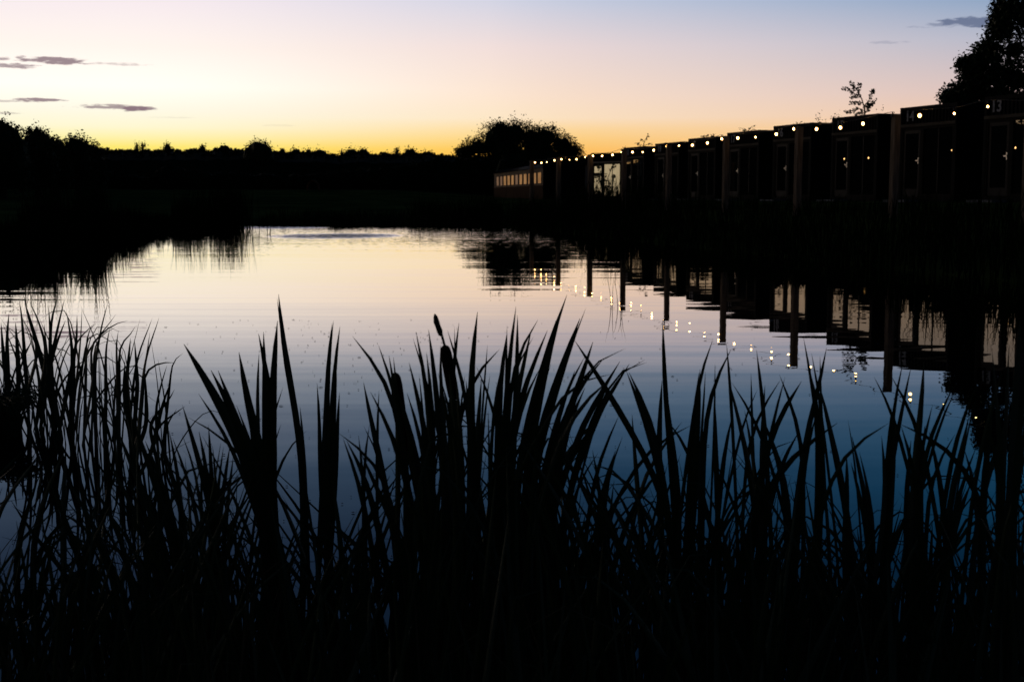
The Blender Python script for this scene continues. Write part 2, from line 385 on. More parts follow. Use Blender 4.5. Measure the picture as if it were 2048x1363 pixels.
# ------------------------------------------------------------------ trees
def lump(mb, c, rx, ry, rz, seed, seg=10, ring=7):
    k = len(mb.v); c = Vector(c)
    for i in range(ring + 1):
        ph = math.pi * i / ring
        for j in range(seg):
            th = 2 * math.pi * j / seg; d = Vector((math.sin(ph) * math.cos(th), math.sin(ph) * math.sin(th), math.cos(ph)))
            q = 1 + .35 * noise.noise(d * 1.7 + Vector((seed, seed, seed)))
            mb.v.append((c.x + d.x * rx * q, c.y + d.y * ry * q, c.z + d.z * rz * q))
    for i in range(ring):
        for j in range(seg):
            j2 = (j + 1) % seg; mb.f.append((k + i * seg + j, k + i * seg + j2, k + (i + 1) * seg + j2, k + (i + 1) * seg + j))
def tree(name, base, h, w, label, cat='tree', group=None, lobes=7, leaf=.35, nleaf=900, trunk=.3, crown0=.25, core=.62, edge=1.0, shape=None, leafmat='leaf', seed=None, limbs=6, out=1.12, form=None):
    rnd = random.Random(seed if seed is not None else hash((round(base[0], 1), round(h, 2))) % 9999)
    b0 = Vector(base); o = empty(name, b0); tag(o, label, cat, group)
    L = []
    if shape: L = [(Vector(p), r, rz) for p, r, rz in shape]
    else:
        for i in range(lobes):
            a = 2 * math.pi * i / lobes + rnd.uniform(-.4, .4); rr = w * .5 * rnd.uniform(.28, .52)
            zc = h * (crown0 + (1 - crown0) * rnd.uniform(.3, .74)); r = w * rnd.uniform(.2, .3)
            L.append((Vector((math.cos(a) * rr, math.sin(a) * rr * .8, zc)), r, min(r * rnd.uniform(.8, 1.1), (h - zc))))
        L.append((Vector((0, 0, h * (crown0 + (1 - crown0) * .6))), w * .3, h * (1 - crown0) * .4))
    if not shape:
        zt = max(p.z + rz for p, r, rz in L); zs = (h * 1.0) / zt; xt = max(abs(p.x) + r for p, r, rz in L); xsc = w * .5 / xt
        L = [(Vector((p.x * xsc, p.y * xsc, p.z * zs)), r * xsc, rz * zs) for p, r, rz in L]
    if form == 'dome':
        L = [(Vector((0, 0, .6 * h)), .36 * w, .4 * h)] + [(Vector((sx * w * q, rnd.uniform(-.1, .1) * w, zc * h)), r * w * rnd.uniform(.85, 1.1), rz * h * rnd.uniform(.85, 1.1)) for sx, q, zc, r, rz in
             ((-1, .27, .5, .24, .32), (1, .25, .48, .25, .34), (-1, .12, .70, .2, .26), (1, .15, .66, .2, .26), (-1, .36, .34, .15, .22), (1, .35, .36, .16, .24))]
    if form == 'column':
        L = [(Vector((rnd.uniform(-.06, .06) * w, 0, z * h)), r * w, .2 * h) for z, r in ((.25, .4), (.4, .5), (.56, .48), (.7, .38), (.82, .26))]
    lm = MB(); cm = MB()
    for i, (p, r, rz) in enumerate(L):
        if core > 0: lump(lm, p, r * core, r * core, rz * core, i + h)
    per = int(nleaf / len(L)); st = random.getstate(); random.seed(rnd.randint(0, 99999))
    for i, (p, r, rz) in enumerate(L):
        for _ in range(per // 6):
            d = Vector((random.gauss(0, 1), random.gauss(0, 1), random.gauss(0, 1))).normalized()
            q = random.uniform(.5, out) if random.random() < .35 else random.uniform(.75, 1.02)
            c = p + Vector((d.x * r, d.y * r, d.z * rz)) * q
            for _ in range(6):
                lm.quadleaf(c + Vector((random.gauss(0, 1), random.gauss(0, 1), random.gauss(0, 1))) * leaf * .9, leaf * random.uniform(.6, 1.25))
    lm.build('crown', M[leafmat], o)
    top = Vector((0, 0, h * (crown0 + .45 * (1 - crown0))))
    cm.tube([(0, 0, -.2), (trunk * .2, 0, h * crown0 * .6), top], [trunk * 1.2, trunk * .8, trunk * .3], 8)
    for i, (p, r, rz) in enumerate(L[:limbs]):
        s = Vector((0, 0, h * crown0 * random.uniform(.6, 1.2))); mid = (s + p) * .5 + Vector((0, 0, .05 * h))
        cm.tube([s, mid, p + Vector((0, 0, rz * .5))], [trunk * .5, trunk * .3, trunk * .08], 5)
    cm.build('trunk', M['bark'], o); random.setstate(st)
    return o
def gtree(name, px, topy, wpx, d, label, **k):
    p = unp(px, 395, d); z = gz(p.x, d); t = unp(px, topy, d).z
    return tree(name, (p.x, d, z), t - z, wpx / F * d, label, **k)

# skyline trees far behind the pond
SK = [(277, 287, 8, 'poplar', 'taller of two slim poplars side by side on the far skyline'), (289, 288, 8, 'poplar', 'shorter right poplar of the slim pair on the far skyline'),
      (338, 290, 14, 't', 'small bushy tree alone on the hill right of the two poplars'), (407, 292, 12, 't', 'small cone-topped tree on the ridge left of the big round tree'),
      (452, 294, 34, 't', 'low flat-topped tree just left of the big round skyline tree'), (519, 282, 60, 'big', 'largest round-crowned tree on the far left skyline'),
      (567, 301, 16, 't', 'little dome-shaped tree right beside the big round skyline tree'), (594, 300, 24, 't', 'wide low tree, second to the right of the big round skyline tree'),
      (618, 301, 13, 't', 'tiny mop-headed tree in the middle of the far skyline'), (642, 302, 34, 't', 'broad sloping tree left of the notch in the far skyline'),
      (684, 302, 9, 'poplar', 'small pointed tree on the right edge of the skyline notch'), (704, 300, 28, 't', 'flat-topped tree right of the notch in the far skyline'),
      (728, 300, 24, 't', 'dome-shaped tree touching the flat-topped one on the far skyline'), (794, 296, 8, 'poplar', 'single slim poplar right of centre on the far skyline'),
      (821, 299, 24, 't', 'rounded tree immediately right of the single slim poplar'), (856, 307, 30, 't', 'low wide tree near the right end of the far skyline'),
      (774, 308, 14, 't', 'tiny low tree just left of the single slim poplar')]
for i, (px, ty, wp, kd, lb) in enumerate(SK):
    if kd == 'poplar':
        gtree('poplar_tree', px, ty - 1, wp * 1.2, 300, lb, cat='tree', group='trees along the far skyline', lobes=4, leaf=.4, nleaf=900, crown0=.2, seed=i, core=.9, form='column',
              shape=None, out=1.05)
    elif kd == 'big':
        p = unp(px, 395, 270); z = gz(p.x, 270); H = unp(px, ty, 270).z - z
        gtree('round_tree', px, ty - 2, wp * 1.15, 270, lb, group='trees along the far skyline', lobes=9, leaf=.45, nleaf=5000, crown0=.3, seed=3, core=.86, out=1.08, form='dome')
    else:
        gtree('skyline_tree', px, ty - 4, wp * 1.5, 290, lb, group='trees along the far skyline', lobes=6, leaf=.5, nleaf=1500, crown0=.2, seed=i + 20, core=.96, out=1.06, form='dome')

# belt of wood below the skyline trees
mb = MB()
WP = [(-700, 280), (-200, 290), (0, 297), (180, 300), (300, 301), (420, 300), (470, 299), (560, 306), (610, 305), (660, 307), (677, 312), (720, 305), (760, 309), (840, 307), (900, 311), (1000, 313), (1240, 318)]
px = -700
cols = []
while px < 1240:
    t = prof(px, WP) + 6.0 * noise.noise(Vector((px * .045, 1, 0))) + 2.6 * noise.noise(Vector((px * .17, 4, 0))); tp = unp(px, t + 1.5, 285)
    cols.append([(tp.x * 260 / 285, 260, 3.0), (tp.x * 268 / 285, 268, lerp(3, tp.z, .7)), (tp.x, 285, tp.z), (tp.x * 1.06, 303, lerp(3, tp.z, .8)), (tp.x * 1.1, 315, 2.5)])
    px += 5
for c in cols: mb.v += c
for i in range(len(cols) - 1):
    for j in range(4): k = i * 5 + j; mb.f.append((k, k + 5, k + 6, k + 1))
for i in range(16000):
    px = random.uniform(-690, 1230); t = prof(px, WP) + 6.0 * noise.noise(Vector((px * .045, 1, 0))) + 2.6 * noise.noise(Vector((px * .17, 4, 0)))
    d = random.uniform(272, 292); q = random.random() ** 1.5
    mb.quadleaf(unp(px, t + 1.5 - 2.0 + q * 38, d), random.uniform(.5, 1.1))
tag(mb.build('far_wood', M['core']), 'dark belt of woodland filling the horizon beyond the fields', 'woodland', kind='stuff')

# left-hand trees beyond the bank
for i, (px, ty, wp, d, lb) in enumerate([(-95, 228, 170, 84, 'tall tree at the left edge of the photo'), (6, 234, 104, 86, 'leftmost tall tree rising above the left bank'),
        (76, 249, 74, 90, 'second tree from the left with a feathery drooping side'), (112, 268, 54, 93, 'smaller loose tree between two larger ones on the left bank'),
        (156, 267, 66, 96, 'rounded tree at the right end of the left bank group'), (190, 283, 32, 98, 'low pointed shrub-like tree ending the left bank group')]):
    gtree('bank_tree', px, ty, wp * 1.1, d, lb, group='trees behind the left bank', lobes=11, leaf=.2, nleaf=8000, crown0=.12, seed=50 + i, core=.8, out=1.16, form='dome')
# unseen wooded edge added at left, tall enough to darken the container glass
mb = MB()
for i in range(-7, 34):
    a = R(-24 - i * 2.6); r = 92 + 6 * math.sin(i * 1.7); x, y = 8 + r * math.sin(a) , 18 + r * math.cos(a) * .9
    x -= 12
    if i < 0: x, y = -45 + i * 3.2, 112 + (i % 2) * 3
    z0 = gz(x, y); H = ((9.4 if i > 11 else 7.5) if i >= 0 else 5.4) + 1.1 * math.sin(i * 2.3) + random.uniform(-.5, .5)
    lump(mb, (x, y, z0 + H * .45), 4.6, 4.2, H * .5, i)
    for _ in range(420):
        d = Vector((random.gauss(0, 1), random.gauss(0, 1), random.gauss(0, 1))).normalized(); d.z = abs(d.z) if random.random() < .8 else d.z
        mb.quadleaf((x + d.x * 4.7, y + d.y * 4.3, z0 + H * .45 + d.z * H * .56), random.uniform(.3, .6))
tag(mb.build('unseen_left_wood', M['leaf']), 'unseen edge of woodland added beyond the left bank to darken the container glass', 'woodland', kind='stuff')
# hedge in front of the field, left and middle
mb = MB()
HP2 = [(-350, 318), (0, 318), (180, 320), (215, 336), (235, 352), (310, 352), (330, 330), (420, 345), (560, 352), (660, 348), (760, 335), (900, 318), (1000, 320), (1100, 322), (1190, 326)]
for i in range(150):
    px = -350 + i * 10.3; d = 128 if px < 1000 else 122
    t = prof(px, HP2) + random.uniform(-4, 5); tp = unp(px, t, d); z0 = gz(tp.x, d) - .3
    lump(mb, (tp.x, d, (z0 + tp.z) / 2), .95, 1.2, (tp.z - z0) * .5, i, 8, 5)
    for _ in range(60):
        q = Vector((random.gauss(0, 1), random.gauss(0, 1), random.gauss(0, 1))).normalized()
        mb.quadleaf((tp.x + q.x, d + q.y * 1.1, (z0 + tp.z) / 2 + q.z * (tp.z - z0) * .56), random.uniform(.15, .34))
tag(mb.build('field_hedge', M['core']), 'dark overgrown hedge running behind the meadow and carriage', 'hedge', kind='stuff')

# the big broad tree behind the carriage
D = 132
def sp(px, py, r, rz=None, dd=0):
    p = unp(px, py, D + dd); return ((p.x - TB.x, p.y - TB.y, p.z - TB.z), r / F * D, (rz or r) / F * D)
TB = unp(1040, 395, D); TB.z = gz(TB.x, D)
shp = [sp(990, 278, 34, 30), sp(955, 296, 28, 18), sp(1030, 268, 34, 28), sp(1062, 276, 26, 26), sp(1090, 276, 30, 24), sp(1122, 290, 28, 22), sp(1010, 300, 46, 30), sp(1075, 305, 46, 28),
       sp(1145, 304, 18, 16), sp(930, 304, 18, 9), sp(1035, 318, 70, 26), sp(1000, 260, 14, 12), sp(1100, 318, 50, 24)]
tree('broad_tree', TB, unp(1040, 240, D).z - TB.z, 13, 'broad loose-crowned tree rising behind the lit railway carriage', lobes=9, leaf=.2, nleaf=30000, crown0=.25, core=.62, seed=7, shape=shp, trunk=.4, out=1.36, limbs=13)

# tree at the right edge behind container 13
D = 50
TB = unp(2110, 395, D); TB.z = gz(TB.x, D)
shp = [sp(2030, 100, 58, 52), sp(1990, 140, 44, 40), sp(2050, 40, 50, 44), sp(2120, 60, 100, 100), sp(2030, 160, 70, 50), sp(1962, 172, 36, 30), sp(2095, 150, 100, 70), sp(1930, 188, 34, 17), sp(1905, 194, 20, 12),
       sp(2170, -20, 110, 90), sp(1995, 185, 66, 30), sp(1944, 160, 16, 15), sp(2018, 12, 26, 24), sp(1972, 104, 20, 20), sp(1936, 130, 17, 8), sp(1975, 196, 44, 20), sp(2000, 60, 20, 20), sp(2010, 30, 24, 26), sp(1954, 128, 14, 10)]
tree('hedgerow_tree', TB, unp(2110, -40, D).z - TB.z, 6, 'tall leafy tree at the right edge behind container 13', leaf=.15, nleaf=26000, crown0=.3, core=.3, seed=9, shape=shp, trunk=.2, out=1.22, leafmat='leaf_near', limbs=16)
# shrubs behind the containers
for i, (px, ty, wp, d, n, lb) in enumerate([(1636, 231, 34, 56, 800, 'small rounded shrub behind container 16, left of a bigger shrub'), (1668, 226, 44, 55, 1000, 'rounded shrub behind container 15, left of the leafy sapling'),
        (1762, 219, 30, 55, 700, 'low dark shrub behind container 15, right of the leafy sapling'), (1862, 205, 60, 58, 900, 'shrub peeping over the roof of container 14')][:3]):
    p = unp(px, 395, d); H = unp(px, ty, d).z - gz(p.x, d)
    gtree('shrub', px, ty, wp * 1.5, d, lb, cat='shrub', group='shrubs behind the containers', leaf=.09, nleaf=n * 3, crown0=.3, core=.72, seed=80 + i, trunk=.05, leafmat='leaf_near')

def sprig(name, label, d, root, branches, leafsz, dens, cat='sapling', group=None, drop=.5):
    """a bare-stemmed young plant: branches given as lists of photo positions at distance d"""
    rp = unp(root, 395, d); rp.z = gz(rp.x, d); o = empty(name, rp); tag(o, label, cat, group)
    tm = MB(); lm = MB()
    for bi, br in enumerate(branches):
        P = [unp(x, y, d + random.uniform(-.15, .15)) - rp for x, y in br]
        if bi == 0: P = [Vector((0, 0, -.1))] + P
        C = cr_sample(P, 10); r0 = .035 if bi == 0 else .014
        tm.tube(C, [lerp(r0, .005, i / 10) for i in range(11)], 5)
        n = int(dens * sum((C[i + 1] - C[i]).length for i in range(0 if bi else 6, 10)))
        for _ in range(n):
            t = random.uniform(.62 if bi == 0 else .1, 1) * 10; k = min(int(t), 9); p = C[k].lerp(C[k + 1], t - k)
            a = random.uniform(0, 6.28); q = p + Vector((math.cos(a) * .05, math.sin(a) * .05, random.uniform(-.09, .02) * drop * 2))
            lm.quadleaf(q, leafsz * random.uniform(.7, 1.25), .5)
    tm.build('stem', M['bark'], o); lm.build('leaves', M['leaf_near'], o)
    return o
sprig('sapling', 'leafy sapling standing tall above the roof of container 15', 44, 1728,
      [[(1730, 235), (1727, 210), (1720, 190), (1708, 172), (1702, 163)], [(1725, 205), (1710, 203), (1700, 205)], [(1723, 196), (1706, 185), (1694, 176), (1685, 174)], [(1728, 212), (1738, 200), (1744, 184), (1746, 178)],
       [(1729, 222), (1715, 216), (1702, 222), (1690, 221)], [(1726, 214), (1740, 208), (1750, 198)], [(1720, 190), (1712, 190), (1703, 193)], [(1730, 226), (1738, 214), (1746, 206)], [(1713, 178), (1722, 172), (1716, 165)], [(1728, 226), (1718, 226), (1708, 230)]],
      .11, 75)
sprig('sapling', 'small dark sapling above the roof of container 20', 69, 1288, [[(1288, 300), (1288, 286), (1294, 274), (1298, 268)], [(1288, 292), (1278, 288), (1272, 286)], [(1290, 290), (1300, 288), (1305, 286)], [(1289, 285), (1284, 278), (1282, 278)], [(1290, 295), (1280, 294), (1268, 297)]], .17, 16)
sprig('roof_weed', 'straggly weed tuft showing over the roof of container 18', 62, 1412, [[(1410, 290), (1412, 276), (1416, 268)], [(1411, 280), (1405, 272), (1400, 274)], [(1412, 279), (1424, 272), (1430, 268)], [(1411, 282), (1395, 277)], [(1412, 282), (1426, 276), (1421, 270)]], .13, 20, 'weed', 'weeds above the container roofs')
sprig('roof_weed', 'leafy weed sprays showing over the roof of container 17', 55, 1497, [[(1496, 275), (1497, 262), (1503, 254), (1511, 251)], [(1496, 264), (1490, 258), (1479, 256)], [(1497, 264), (1507, 259), (1513, 260)], [(1495, 264), (1487, 262)]], .13, 20, 'weed', 'weeds above the container roofs')
sprig('roof_weed', 'thin weed tuft above the post beside container 16', 51, 1596, [[(1594, 262), (1595, 250), (1592, 243)], [(1595, 254), (1600, 246), (1602, 243)], [(1595, 254), (1588, 248)], [(1596, 256), (1610, 245)]], .07, 24, 'weed', 'weeds above the container roofs')
sprig('roof_weed', 'tiny weed tuft above the post left of container 20', 71, 1248, [[(1248, 305), (1250, 296), (1252, 292)], [(1249, 298), (1244, 294)], [(1250, 299), (1258, 296)]], .14, 16, 'weed', 'weeds above the container roofs')

# ------------------------------------------------------------------ containers
FD = Vector((.332, -.943, 0))
def text_mesh(txt, size, parent, loc, name, mat):
    cu = bpy.data.curves.new(name, 'FONT'); cu.body = txt; cu.size = size; cu.extrude = .004; cu.align_x = 'CENTER'; cu.align_y = 'CENTER'; cu.offset = .008
    t = bpy.data.objects.new(name, cu); COL.objects.link(t)
    dg = bpy.context.evaluated_depsgraph_get(); dg.update()
    me = bpy.data.meshes.new_from_object(t.evaluated_get(dg)); bpy.data.objects.remove(t)
    o = bpy.data.objects.new(name, me); me.materials.clear(); me.materials.append(mat)
    COL.objects.link(o); o.parent = parent; o.location = loc; o.rotation_euler = (R(90), 0, 0); return o
def corr_wall(mb, x, y0, y1, z0, z1, dep, pitch=.28):
    """vertical corrugated sheet along local y at x"""
    y = y0; pts = []
    while y < y1 - .01:
        for f, o in ((0, 0), (.32, 0), (.5, dep), (.82, dep)):
            if y + f * pitch < y1: pts.append((y + f * pitch, o))
        y += pitch
    pts.append((y1, 0)); k = len(mb.v)
    for yy, o in pts: mb.v += [(x + o, yy, z0), (x + o, yy, z1)]
    for i in range(len(pts) - 1): mb.f.append((k + 2 * i, k + 2 * i + 1, k + 2 * i + 3, k + 2 * i + 2))
def corr_front(mb, x0, x1, y, z0, z1, dep, pitch=.14):
    x = x0; pts = []
    while x < x1 - .01:
        for f, o in ((0, 0), (.3, 0), (.45, dep), (.8, dep)):
            if x + f * pitch < x1: pts.append((x + f * pitch, o))
        x += pitch
    pts.append((x1, 0)); k = len(mb.v)
    for xx, o in pts: mb.v += [(xx, y + o, z0), (xx, y + o, z1)]
    for i in range(len(pts) - 1): mb.f.append((k + 2 * i, k + 2 * i + 2, k + 2 * i + 3, k + 2 * i + 1))
WCT, HCT, LCT = 2.44, 2.59, 6.06
def container(pos, ang, num, label, lit=False):
    o = empty('shipping_container', pos, ang); tag(o, label, 'container', 'numbered cabins made from shipping containers')
    b = MB()
    corr_wall(b, .03, .1, LCT - .1, .15, HCT - .12, .035); corr_wall(b, WCT - .03, .1, LCT - .1, .15, HCT - .12, -.035)
    for x in (0, WCT - .1):
        for y in (0, LCT - .1): b.box(x, y, 0, x + .1, y + .1, HCT)
        b.box(x, .1, 0, x + .1, LCT - .1, .15); b.box(x, .1, HCT - .12, x + .1, LCT - .1, HCT - .002)
    b.box(.1, 0, 0, WCT - .1, .1, .13); b.box(.1, 0, HCT - .1, WCT - .1, .1, HCT - .003); b.box(.1, LCT - .1, .02, WCT - .1, LCT - .02, HCT - .02)
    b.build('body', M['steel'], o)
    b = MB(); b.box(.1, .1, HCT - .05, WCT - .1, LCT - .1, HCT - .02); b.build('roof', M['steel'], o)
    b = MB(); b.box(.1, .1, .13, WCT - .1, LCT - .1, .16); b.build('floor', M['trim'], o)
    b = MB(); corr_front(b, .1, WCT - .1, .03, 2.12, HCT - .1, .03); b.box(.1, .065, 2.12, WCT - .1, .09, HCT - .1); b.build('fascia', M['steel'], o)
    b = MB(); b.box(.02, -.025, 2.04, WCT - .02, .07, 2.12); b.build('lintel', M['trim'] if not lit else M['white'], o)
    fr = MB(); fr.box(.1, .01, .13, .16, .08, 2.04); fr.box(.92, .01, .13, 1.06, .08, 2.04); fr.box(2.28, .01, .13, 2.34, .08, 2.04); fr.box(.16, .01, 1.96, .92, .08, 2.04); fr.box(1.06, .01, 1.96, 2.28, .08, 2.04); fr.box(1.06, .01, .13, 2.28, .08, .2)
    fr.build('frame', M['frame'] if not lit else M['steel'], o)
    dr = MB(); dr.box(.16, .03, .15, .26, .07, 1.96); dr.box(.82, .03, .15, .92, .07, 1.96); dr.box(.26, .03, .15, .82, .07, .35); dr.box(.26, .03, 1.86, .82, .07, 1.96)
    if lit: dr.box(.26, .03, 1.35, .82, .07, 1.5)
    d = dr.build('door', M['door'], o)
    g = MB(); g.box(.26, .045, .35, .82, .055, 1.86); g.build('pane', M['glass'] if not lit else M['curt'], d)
    hd = MB(); hd.box(.80, -.03, 1.10, .90, -.012, 1.13); hd.box(.87, -.012, 1.03, .90, .03, 1.2); hd.build('handle', M['metal'], d)
    wn = MB(); wn.box(1.66, .03, .2, 1.70, .07, 1.96); wd = wn.build('window', M['door'], o)
    g = MB(); g.box(1.06, .045, .2, 1.66, .055, 1.96); g.box(1.70, .045, .2, 2.28, .055, 1.96); g.build('pane', M['glass'] if not lit else M['curt'], wd)
    st = MB(); st.box(.02, -.5, -.12, 1.0, -.02, .05); st.build('door_step', M['step'], o)
    if lit:
        q = MB(); q.box(.105, -.012, .13, .15, .008, 2.04); q.build('door_jamb', M['white'], o)
    if num: text_mesh(num, .40, o, (.42, .018, 2.33), 'number', M['num'])
    return o
CT = [(1962, 33.0, '13'), (1795, 37.0, '14'), (1660, 41.6, '15'), (1544, 46.3, '16'), (1452, 51.1, '17'), (1375, 56.2, '18'), (1309, 61.4, '19'), (1246, 66.4, '20')]
CL_ = {'13': 'dark container numbered 13, nearest at the right edge', '14': 'dark container numbered 14, just right of the nearest tall post', '15': 'dark container numbered 15, with a leafy sapling above its roof',
       '16': 'dark container numbered 16, crossed by a post on its front', '17': 'dark container numbered 17, with leafy sprays over its roof', '18': 'dark container numbered 18, weedy tuft over its roof',
       '19': 'dark container numbered 19, with a slim post before it', '20': 'dark container numbered 20, beside the container with lit doors'}
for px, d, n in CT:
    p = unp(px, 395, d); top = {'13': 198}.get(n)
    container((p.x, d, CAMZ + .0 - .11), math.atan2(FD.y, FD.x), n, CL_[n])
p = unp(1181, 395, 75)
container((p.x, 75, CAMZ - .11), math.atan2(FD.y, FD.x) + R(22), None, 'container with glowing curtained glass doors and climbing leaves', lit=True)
# plain dark shed between the carriage and the lit container
def shed():
    p = unp(1086, 395, 80); o = empty('timber_shed', (p.x, 80, gz(p.x, 80)), R(-14)); tag(o, 'low dark shed between the lit carriage and the lit container', 'shed')
    zt = unp(1130, 322, 80).z - o.location.z
    b = MB(); b.box(0, 0, 0, 2.6, 3.2, zt - .25); b.build('wall', M['brown'] if False else M['steel'], o)
    b = MB(); b.add([(-.15, -.15, zt - .25), (2.75, -.15, zt - .25), (2.75, 3.35, zt - .25), (-.15, 3.35, zt - .25), (-.15, -.15, zt - .12), (2.75, -.15, zt + .05), (2.75, 3.35, zt + .05), (-.15, 3.35, zt - .12)],
                    [(0, 3, 2, 1), (4, 5, 6, 7), (0, 1, 5, 4), (1, 2, 6, 5), (2, 3, 7, 6), (3, 0, 4, 7)]); b.build('roof', M['roof'], o)
    b = MB(); b.box(1.7, -.04, 0, 1.78, -.003, zt - .26); b.build('drainpipe', M['door'], o)
shed()
# climbing shrub in front of the lit container
def climber():
    d = 73.4; rp = unp(1214, 395, d); rp.z = gz(rp.x, d); o = empty('climbing_shrub', rp); tag(o, 'leafy climbing shrub silhouetted against the glowing curtained doors', 'shrub')
    lm = MB(); tm = MB()
    for br in [[(1213, 400), (1212, 370), (1222, 340), (1228, 330)], [(1213, 390), (1205, 365), (1200, 340), (1198, 330)], [(1212, 380), (1222, 365), (1228, 350)], [(1213, 400), (1200, 385), (1192, 382)], [(1214, 395), (1218, 380), (1216, 360)], [(1207, 372), (1200, 362), (1194, 352)], [(1213, 400), (1224, 385), (1226, 372)], [(1214, 398), (1208, 385), (1210, 352)]]:
        C = cr_sample([unp(x, y, d) - rp for x, y in br], 10); tm.tube(C, [.015] * 11, 4)
        for _ in range(34):
            t = random.uniform(.1, 1) * 10; k = min(int(t), 9); q = C[k].lerp(C[k + 1], t - k) + Vector((random.gauss(0, .07), random.gauss(0, .1), random.gauss(0, .07))); lm.quadleaf(q, random.uniform(.11, .22), .7)
    tm.build('stem', M['bark'], o); lm.build('leaves', M['leaf_near'], o)
climber()

# ------------------------------------------------------------------ old railway carriage
def carriage():
    a = unp(988, 395, 113); c = unp(1086, 395, 90); L = (Vector((a.x, 113)) - Vector((c.x, 90))).length
    # local x runs from the near end to the far end, local y away from the pond
    ang = math.atan2(113 - 90, a.x - c.x); o = empty('railway_carriage', (c.x, 90, CAMZ - .25), ang)
    tag(o, 'old railway carriage with a row of warmly lit windows under a curved roof', 'railway carriage')
    s = -1  # depth side
    z0, z1, z2 = .0, 1.08, 2.27; dp = -2.6
    b = MB(); b.box(0, dp, z0, L, 0, z1); b.build('lower_panel', M['brown'], o)
    b = MB(); b.box(.0, dp, z1, L, -.03, z2); b.build('upper_panel', M['cream'], o)
    b = MB(); n = 9; k = 0
    rr = [(-.12 + (dp + .0 + .24 - -.0) * 0, 0)]
    pr = []
    for i in range(n + 1):
        t = i / n; y = lerp(.12, dp - .12, t); z = z2 + .42 * math.sin(math.pi * t) ** .7; pr.append((y, z))
    for x in (-.15, L + .15):
        b.v += [(x, y, z) for y, z in pr]
    for i in range(n): b.f.append((i, i + 1, n + 2 + i, n + 1 + i))
    b.f.append(tuple(range(n + 1))); b.f.append(tuple(range(n + 1, 2 * n + 2))[::-1]); b.f.append((0, n + 1, 2 * n + 1, n))
    b.build('roof', M['roof'], o, True)
    b = MB(); b.box(0, -.028, z2 - .12, L, .03, z2 - .06); b.box(0, -.028, z1 + .002, L, .035, z1 + .05); b.build('moulding', M['cream'], o)
    W = 11
    for i in range(W):
        x0 = .7 + i * (L - 1.6) / W; x1 = x0 + (L - 1.6) / W * .66
        f = MB(); zz0, zz1 = z1 + .16, z2 - .30
        f.box(x0 - .06, -.028, zz0 - .06, x1 + .06, .02, zz0); f.box(x0 - .06, -.028, zz1, x1 + .06, .02, zz1 + .06); f.box(x0 - .06, -.028, zz0, x0, .02, zz1); f.box(x1, -.028, zz0, x1 + .06, .02, zz1)
        fo = f.build('window', M['cream'], o); g = MB(); g.box(x0, -.026, zz0, x1, -.01, zz1); g.build('pane', M['windim'] if i in (5, 10, 9) else M['win'], fo)
    for x in (2.5, L - 2.5):
        b = MB(); b.box(x - 1.2, -2.2, -.25, x + 1.2, -.4, -.005); b.build('bogie', M['roof'], o)
carriage()

# small woven shelter on the meadow
p = unp(627, 395, 118); o = empty('woven_shelter', (p.x, 118, gz(p.x, 118))); tag(o, 'small rust-coloured arched shelter standing on the far meadow', 'shelter')
b = MB()
for k in range(9):
    a = math.pi * k / 8; x, z = math.cos(a) * .5, math.sin(a) * .75
    b.tube([(x, -.3, z + .15), (x, .3, z + .15)], [.09, .09], 6)
for y in (-.3, 0, .3): b.tube([(math.cos(math.pi * k / 10) * .5, y, math.sin(math.pi * k / 10) * .78 + .12) for k in range(11)], [.05] * 11, 5)
b.tube([(-.5, 0, 0), (-.5, 0, .2)], [.07, .07]); b.tube([(.5, 0, 0), (.5, 0, .2)], [.07, .07]); b.build('arch', M['rust'], o)

# ------------------------------------------------------------------ posts and festoon lights
def pl(px):
    """depth of the post line at photo column px"""
    t = (px - 1024) / F; return (7.5 + .209 * 25.8) / (t + .209)
POSTS = [(1063.5, 321, 10), (1117, 315, 11), (1180.5, 309, 12), (1248, 298, 12), (1337, 291, 12), (1452.5, 272, 14), (1598, 253, 17), (1792, 228, 19), (2062, 196, 22)]
PLAB = ['farthest timber post, in front of the lit carriage windows', 'timber post in front of the dark shed, second farthest of the row', 'timber post at the left side of the glowing curtained doors', 'timber post between the lit doors and container 20',
        'slimmer timber post in front of container 19', 'timber post at the left edge of container 17', 'thick timber post standing in front of container 16', 'tallest nearest timber post, at the left edge of container 14', 'timber post at the right edge of the photo past container 13']
for (px, ty, wp), lb in zip(POSTS, PLAB):
    d = pl(px); p = unp(px, ty, d); z0 = gz(p.x, d); H = p.z - z0; s = wp / F * d / 1.32 * .5
    o = empty('timber_post', (p.x, d, z0), R(24)); tag(o, lb, 'post', 'timber posts carrying the string lights'); o.rotation_euler = (random.uniform(-.006, .006), random.uniform(-.006, .006), R(24))
    b = MB(); c = s * .78; q = s
    ringp = [(-q, -c), (-c, -q), (c, -q), (q, -c), (q, c), (c, q), (-c, q), (-q, c)]
    zs = [-.4, 0, H * .3, H * .6, H - .03, H]; sc_ = [1.02, 1.02, 1, .99, .98, .9]
    for z, k in zip(zs, sc_): b.v += [(x * k, y * k, z) for x, y in ringp]
    for i in range(5):
        for j in range(8): b.f.append((i * 8 + j, i * 8 + (j + 1) % 8, i * 8 + 8 + (j + 1) % 8, i * 8 + 8 + j))
    b.f.append(tuple(40 + j for j in range(8))); b.build('post', M['post'], o)
    b = MB(); b.tube([(-q - .004, 0, H - .07), (-q - .05, 0, H - .07), (-q - .06, 0, H - .04), (-q - .045, 0, H - .02)], [.006] * 4, 5); b.build('hook', M['metal'], o)
